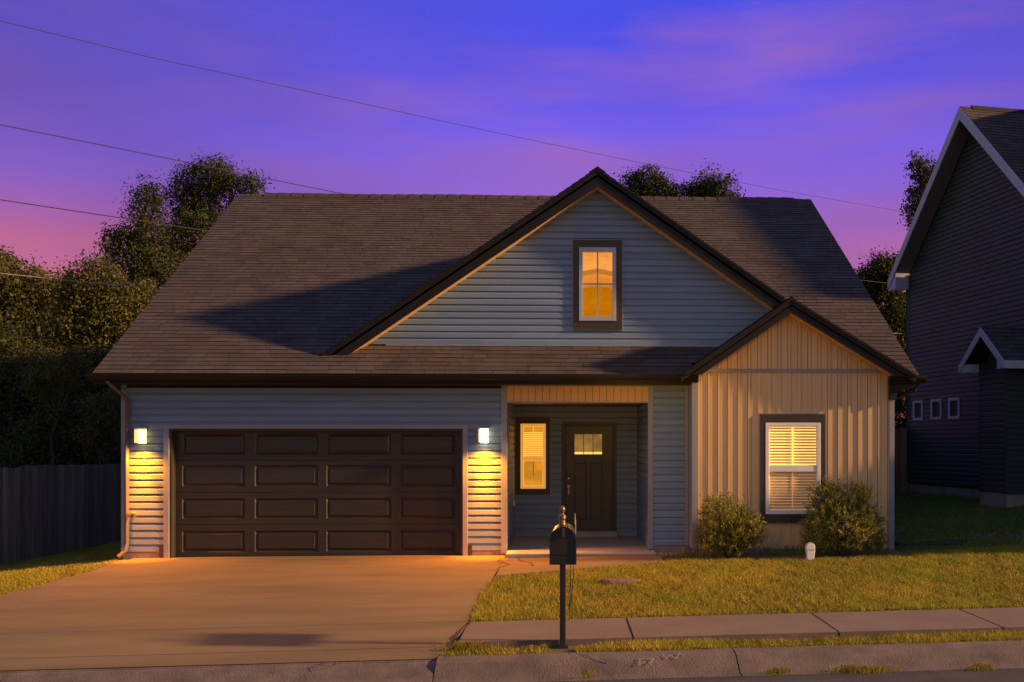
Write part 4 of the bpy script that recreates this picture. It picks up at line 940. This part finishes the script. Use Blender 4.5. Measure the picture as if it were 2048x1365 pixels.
# ================================================================== SHRUBS by the bay window
def shrub(x, y, lobes, dens, label, m, seed):
    rs = np.random.default_rng(seed); zb = gz(x, y); root = empty('evergreen_shrub', (x, y, zb)); tag(root, label, 'shrub', 'shrubs flanking the bay window')
    V = []; T_ = []; g = MB(); rx = max(abs(l[0])+l[2] for l in lobes)*.8; rz = max(l[1]+l[2] for l in lobes)
    for (lx, lz, lr) in lobes:
        ly = rs.uniform(-.12, .12)
        for k in range(int(dens*lr*lr*10)):
            d = rs.normal(0, 1, 3); d /= np.linalg.norm(d)
            rr = rs.uniform(.35, 1.0)**.6*(1+.16*np.sin(d[0]*7+seed)+.12*np.sin(d[2]*9+d[1]*5))
            c = np.array([x+lx, y+ly, zb+lz])+d*rr*lr; c[2] = max(c[2], zb+.03)
            dr = d*np.array([.9, .9, .4])+np.array([0, 0, 1.0])+rs.normal(0, .3, 3); dr /= np.linalg.norm(dr); L_ = rs.uniform(.07, .2)
            if rs.random() < .05: L_ *= 2.0
            tn = rs.normal(.5, .2); q = 15
            tt = rs.uniform(0, 1, q); P_ = c+dr*tt[:, None]*L_+rs.normal(0, .009, (q, 3))
            a = dr+rs.normal(0, .6, (q, 3)); a /= np.linalg.norm(a, axis=1)[:, None]; b = rs.normal(0, 1, (q, 3)); b -= (a*b).sum(1)[:, None]*a; b /= np.linalg.norm(b, axis=1)[:, None]
            s = rs.uniform(.016, .034, q)[:, None]
            V.append(np.stack([P_-a*s*.2, P_-b*s*.26+a*s*.5, P_+a*s*1.6, P_+b*s*.26+a*s*.5], 1).reshape(-1, 3)); T_.append(np.clip(tn+.3*(tt-.4)+rs.normal(0, .12, q), 0, 1))
    np_mesh('foliage', np.concatenate(V), 4, m, np.concatenate(T_), root)
    for k in range(16):
        an = rs.uniform(0, 6.28); e = Vector((x+rx*.75*math.cos(an), y+rx*.6*math.sin(an), zb+rz*rs.uniform(.5, .85))); g.tube([(x+.05*math.cos(an), y, zb-.02), (x+(e.x-x)*.5, y+(e.y-y)*.5, zb+(e.z-zb)*.45), e], [.018, .012, .004], 5)
    g.build('stem', M['bark'], root)
    return root
shrub(2.62, -.98, [(-.20, .66, .24), (.10, .52, .27), (-.30, .32, .24), (.27, .34, .25), (-.02, .28, .32), (-.1, .8, .12), (.36, .5, .13)], 330, 'smaller rounded shrub left of the bay window', M['leafb'], 11)
shrub(4.42, -.98, [(-.22, .82, .24), (.12, .80, .26), (-.36, .50, .25), (.34, .48, .25), (0, .42, .38), (.46, .22, .2), (-.40, .24, .22), (-.3, 1.0, .1), (.3, .95, .12)], 330, 'larger bushy shrub overlapping the right edge of the bay window', M['leafb'], 23)

# ================================================================== MAILBOX
mx_, my_ = 0.0, -6.37; mz = gz(mx_, my_)
mb = empty('mailbox', (mx_, my_, mz)); tag(mb, 'black arched mailbox on a square post with finial at the kerb', 'mailbox')
g = MB(); g.box(mx_-.03, mx_+.03, my_-.03, my_+.03, mz-.05, .72); g.build('post', M['black'], mb, bevel=.006)
g = MB(); g.box(mx_-.055, mx_+.055, my_-.055, my_+.055, mz-.01, mz+.02); g.build('base_plate', M['black'], mb, bevel=.004)
def arch(w_, h, seg=16, inset=0):
    r = w_/2-inset; zc = h-w_/2; return [(-r, inset)]+[(r*math.cos(math.pi-math.pi*k/seg), zc+r*math.sin(math.pi*k/seg)) for k in range(seg+1)][0:]+[(r, inset)]
bz0 = .695; yF = my_-.17
ax_b = Vector((math.sin(R(1.5)), math.cos(R(1.5)), 0)); ax_a = Vector((ax_b.y, -ax_b.x, 0))
g = MB(); g.prism(arch(.252, .37), (mx_+.002, yF, bz0), ax_a, up, ax_b, .50); g.build('box', M['black'], mb, bevel=.004)
g = MB(); pr = arch(.266, .378); pri = arch(.266, .378, inset=.014)
k = len(pr); O = Vector((mx_+.002, yF-.014, bz0-.004))
for j in range(k):
    j2 = (j+1) % k
    P4 = [O+ax_a*pr[j][0]+up*pr[j][1], O+ax_a*pr[j2][0]+up*pr[j2][1], O+ax_a*pri[j2][0]+up*pri[j2][1], O+ax_a*pri[j][0]+up*pri[j][1]]
    g.face(P4); g.face([P4[0], P4[1], P4[1]+ax_b*.06, P4[0]+ax_b*.06]); g.face([P4[3], P4[2], P4[2]+ax_b*.012, P4[3]+ax_b*.012])
g.face([O+ax_a*p+up*q+ax_b*.010 for p, q in pri])
g.prism([(-.11, .098), (.11, .098), (.11, .104), (-.11, .104)], O+ax_b*.006, ax_a, up, ax_b, .004)
dr_ = g.build('door', M['black'], mb)
g = MB(); g.prism([(-.014, .27), (.014, .27), (.018, .33), (.010, .365), (-.010, .365), (-.018, .33)], O-ax_b*.022, ax_a, up, ax_b, .034); g.build('latch', mat('dull_bronze', (.12, .09, .06), .35, metal=.7), dr_, bevel=.004)
g = MB(); zf = bz0+.345
g.lathe((mx_-.003, my_+.02, zf), [(.0, 0), (.034, 0), (.034, .055), (.028, .058), (.028, .085), (.036, .09), (.038, .1), (.032, .106), (.037, .112), (.037, .122), (.026, .128), (.016, .138), (.014, .148), (.024, .16), (.029, .178), (.027, .196), (.018, .212), (.006, .222), (0, .224)], 20)
g.build('finial', M['bronze'], mb, smooth=True)
fp = Vector((mx_+.095, my_+.22, 0)); g = MB(); g.box(fp.x+.03, fp.x+.042, fp.y, fp.y+.04, bz0+.15, bz0+.41); g.box(fp.x+.026, fp.x+.036, fp.y-.02, fp.y+.04, bz0+.36, bz0+.47); g.build('flag', mat('faded_flag', (.42, .32, .2), .5), mb, bevel=.003)
g = MB(); g.tube([(mx_+.075, my_+.05, bz0+.01), (mx_+.08, my_+.06, .5), (mx_+.07, my_+.07, .22)], .006, 6); g.tube([(mx_+.105, my_+.05, bz0+.01), (mx_+.11, my_+.06, .55), (mx_+.085, my_+.07, .3), (mx_+.07, my_+.07, .22), (mx_+.065, my_+.06, .1)], .005, 6); g.build('cord', M['rubber'], mb)

# ================================================================== small things
g = MB(); mzk = gz(3.8, -1.36)
prof = [(-.052, 0), (.052, 0), (.068, .17), (.068, .22), (.048, .262), (-.048, .262), (-.068, .22), (-.068, .17)]
rt = empty('lawn_marker', (3.8, -1.36, mzk)); tag(rt, 'small white plastic marker post on the lawn before the larger shrub', 'marker post')
g.prism(prof, (3.8, -1.40, mzk), (1, 0, 0), up, (0, 1, 0), .09); g.build('body', M['white'], rt, bevel=.008)
g = MB(); g.prism([(-.07, .17), (.07, .17), (.07, .178), (-.07, .178)], (3.8, -1.406, mzk), (1, 0, 0), up, (0, 1, 0), .1); g.build('band', M['ntrim'], rt); g = MB(); g.prism([(-.03, .262), (.03, .262), (.022, .28), (-.022, .28)], (3.8, -1.385, mzk), (1, 0, 0), up, (0, 1, 0), .06); g.build('cap', M['ntrim'], rt)
def rock(name, x, y, rx, ry, rz, label, cat, seed, m=None):
    rs = random.Random(seed); bm = bmesh.new(); bmesh.ops.create_icosphere(bm, subdivisions=3, radius=1)
    for v in bm.verts:
        k = 1+.12*math.sin(v.co.x*4+seed)+.1*math.sin(v.co.y*6+v.co.z*3)+rs.uniform(-.05, .05); v.co = Vector((v.co.x*rx*k, v.co.y*ry*k, max(-.3, min(v.co.z*k, .75))*rz))
    me = bpy.data.meshes.new(name); bm.to_mesh(me); bm.free(); me.materials.append(m or M['stone']); o = bpy.data.objects.new(name, me); link(o); o.location = (x, y, gz(x, y)+.01)
    return tag(o, label, cat)
rock('flat_stone', .78, -2.88, .25, .17, .07, 'flat reddish stone lying in the middle of the front lawn', 'stone', 4)
rock('pebble', -7.35, -.55, .06, .05, .035, 'pale pebble at the drive edge beside the downspout', 'stone', 5, M['found'])
g = MB(); g.box(1.44, 2.02, -.46, -.02, -.05, .075); o = g.build('stone_step', M['found'], None, bevel=.01); tag(o, 'low pinkish concrete pad beside the porch slab under the blue wall', 'step')
g = MB(); g.tube([(1.98, -.35, .07), (1.98, -.35, .17)], .028, 10); g.lathe((1.98, -.35, .16), [(.0, .02), (.034, .018), (.034, 0), (.028, -.01)], 10); o = g.build('cleanout_pipe', M['found']); tag(o, 'short capped pipe stub by the blue wall corner', 'pipe')
# hose behind / beside right corner
g = MB(); pts = [Vector((5.62, -.25, .22)), Vector((5.9, -.35, .2)), Vector((6.3, -.45, .2)), Vector((6.6, -.35, .22)), Vector((6.75, -.2, .23)), Vector((6.5, -.1, .23)), Vector((6.0, -.12, .22)), Vector((5.8, -.3, .215)), Vector((6.1, -.55, .2)), Vector((6.5, -.6, .2))]
pts = [Vector((p.x, p.y, gz(p.x, p.y)+.06)) for p in pts]; g.tube(pts, .012, 6); o = g.build('garden_hose', M['rubber']); tag(o, 'thin dark hose coiled on the grass at the right house corner', 'hose')
# weeds at the kerb
def weed(x, y, n, h, spread, label, seed, z=None, cat='weed', m=None, name='weed_clump', grp='weeds along the kerb'):
    rs = np.random.default_rng(seed); V = []; zb = z if z is not None else street(x)-.15
    for k in range(n):
        bx = x+rs.normal(0, spread); by = y+rs.normal(0, .02); an = rs.uniform(0, 6.28); le = rs.uniform(.4, 1.1)*h; dx, dy = math.cos(an)*le*.8, math.sin(an)*le*.35; w_ = .004
        p0 = (bx-w_, by, zb); p1 = (bx+w_, by, zb); pm = (bx+dx*.45, by+dy*.5, zb+le*.75); pm2 = (pm[0]+w_*1.6, pm[1], pm[2]); pt_ = (bx+dx, by+dy, zb+le*.8)
        V += [p0, p1, pm2, pm, pm, pm2, pt_, pt_]
    root = empty(name, (x, y, zb)); tag(root, label, cat, grp)
    np_mesh('blades', V, 4, m or M['grass'], rs.uniform(0, 1, len(V)//4), root); return root
weed(.22, -7.2, 26, .17, .03, 'spiky weed tuft in the gutter below the mailbox', 31)
weed(1.98, -7.2, 130, .08, .06, 'small low weed clump in the gutter, left one of three', 32)
weed(2.75, -7.22, 300, .09, .14, 'widest dry weed clump in the gutter, between two smaller ones', 33)
weed(3.88, -7.25, 130, .08, .07, 'small green weed clump in the gutter near right edge', 34)
weed(-.95, -6.5, 260, .12, .12, 'dry grass tuft at the end of the verge by the drive', 35, street(-.95), grp=None)
weed(2.0, -.72, 260, .16, .22, 'low weeds under the left shrub by the porch pad', 36, .03, m=M['leafb'], grp=None)
weed(3.9, -.75, 260, .2, .5, 'sparse weeds at the foot of the bay wall', 37, .1, m=M['grassg'], grp=None)
# faint scratched marks on kerb
g = MB()
def stroke(g, p, q, w_=.005):
    f = lambda x, y: Vector((x, y, street(x)+.006-max(0, (-6.90-y))*.42))
    p, q = f(*p), f(*q); d = (q-p).normalized(); s = d.cross(Vector((0, -.4, 1)).normalized())*w_; g.face([p-s, q-s, q+s, p+s])
for (a, b, c, d) in ((.72, -7.02, .78, -7.0), (.72, -7.05, .78, -7.03), (.71, -6.98, .77, -6.965), (.73, -6.97, .71, -7.06), (.79, -6.98, .86, -6.96), (.86, -6.96, .82, -7.06), (.80, -7.03, .86, -7.01)): stroke(g, (a, b), (c, d))
for (a, b, c, d) in ((.95, -6.89, .98, -6.98), (.98, -6.98, 1.02, -6.92), (1.02, -6.92, 1.07, -6.98), (1.07, -6.98, 1.12, -6.89), (1.12, -6.89, 1.16, -6.94)): stroke(g, (a, b), (c, d))
g.build('scratched_mark', M['chalk'], kerb)
# ================================================================== POWER LINES (run behind the houses)
def wire(pts, label, m, r=.012):
    P3 = [at(u, v, d) for u, v, d in pts]; sm_ = []
    for a, b in zip(P3, P3[1:]):
        for k in range(6): sm_.append(a.lerp(b, k/6))
    sm_.append(P3[-1]); g = MB(); g.tube(sm_, r, 5); o = g.build('power_line', m); tag(o, label, 'power line', 'overhead lines crossing the sky')
wire([(-300, -35, 20), (0, 42, 21.5), (300, 115, 23.5), (600, 180, 26), (950, 257, 29.5), (1300, 330, 34), (1550, 379, 38), (1800, 423, 43), (1990, 452, 47)], 'topmost thin line, sloping across the whole sky above the gable', M['wire'], .009)
wire([(-300, 190, 20), (0, 250, 21.5), (250, 300, 23), (470, 345, 24.5), (690, 389, 26.5), (1200, 480, 32), (1715, 560, 38), (1812, 571, 39.5), (1900, 580, 41)], 'second line from the top at left, meeting the roof ridge', M['wire'], .012)
wire([(-300, 352, 20), (0, 400, 21.5), (200, 430, 22.5), (405, 461, 24), (1000, 545, 30), (1750, 616, 39), (1815, 620, 40), (1900, 625, 41)], 'third line from the top, ending at the upper roof slope', M['wire'], .012)
wire([(-300, 510, 20), (0, 547, 21.5), (160, 564, 22.2), (320, 578, 23), (1000, 630, 30), (1785, 667, 39), (1815, 668, 40), (1900, 671, 41)], 'lowest line at left, crossing in front of the bronze trees', M['wirel'], .010)
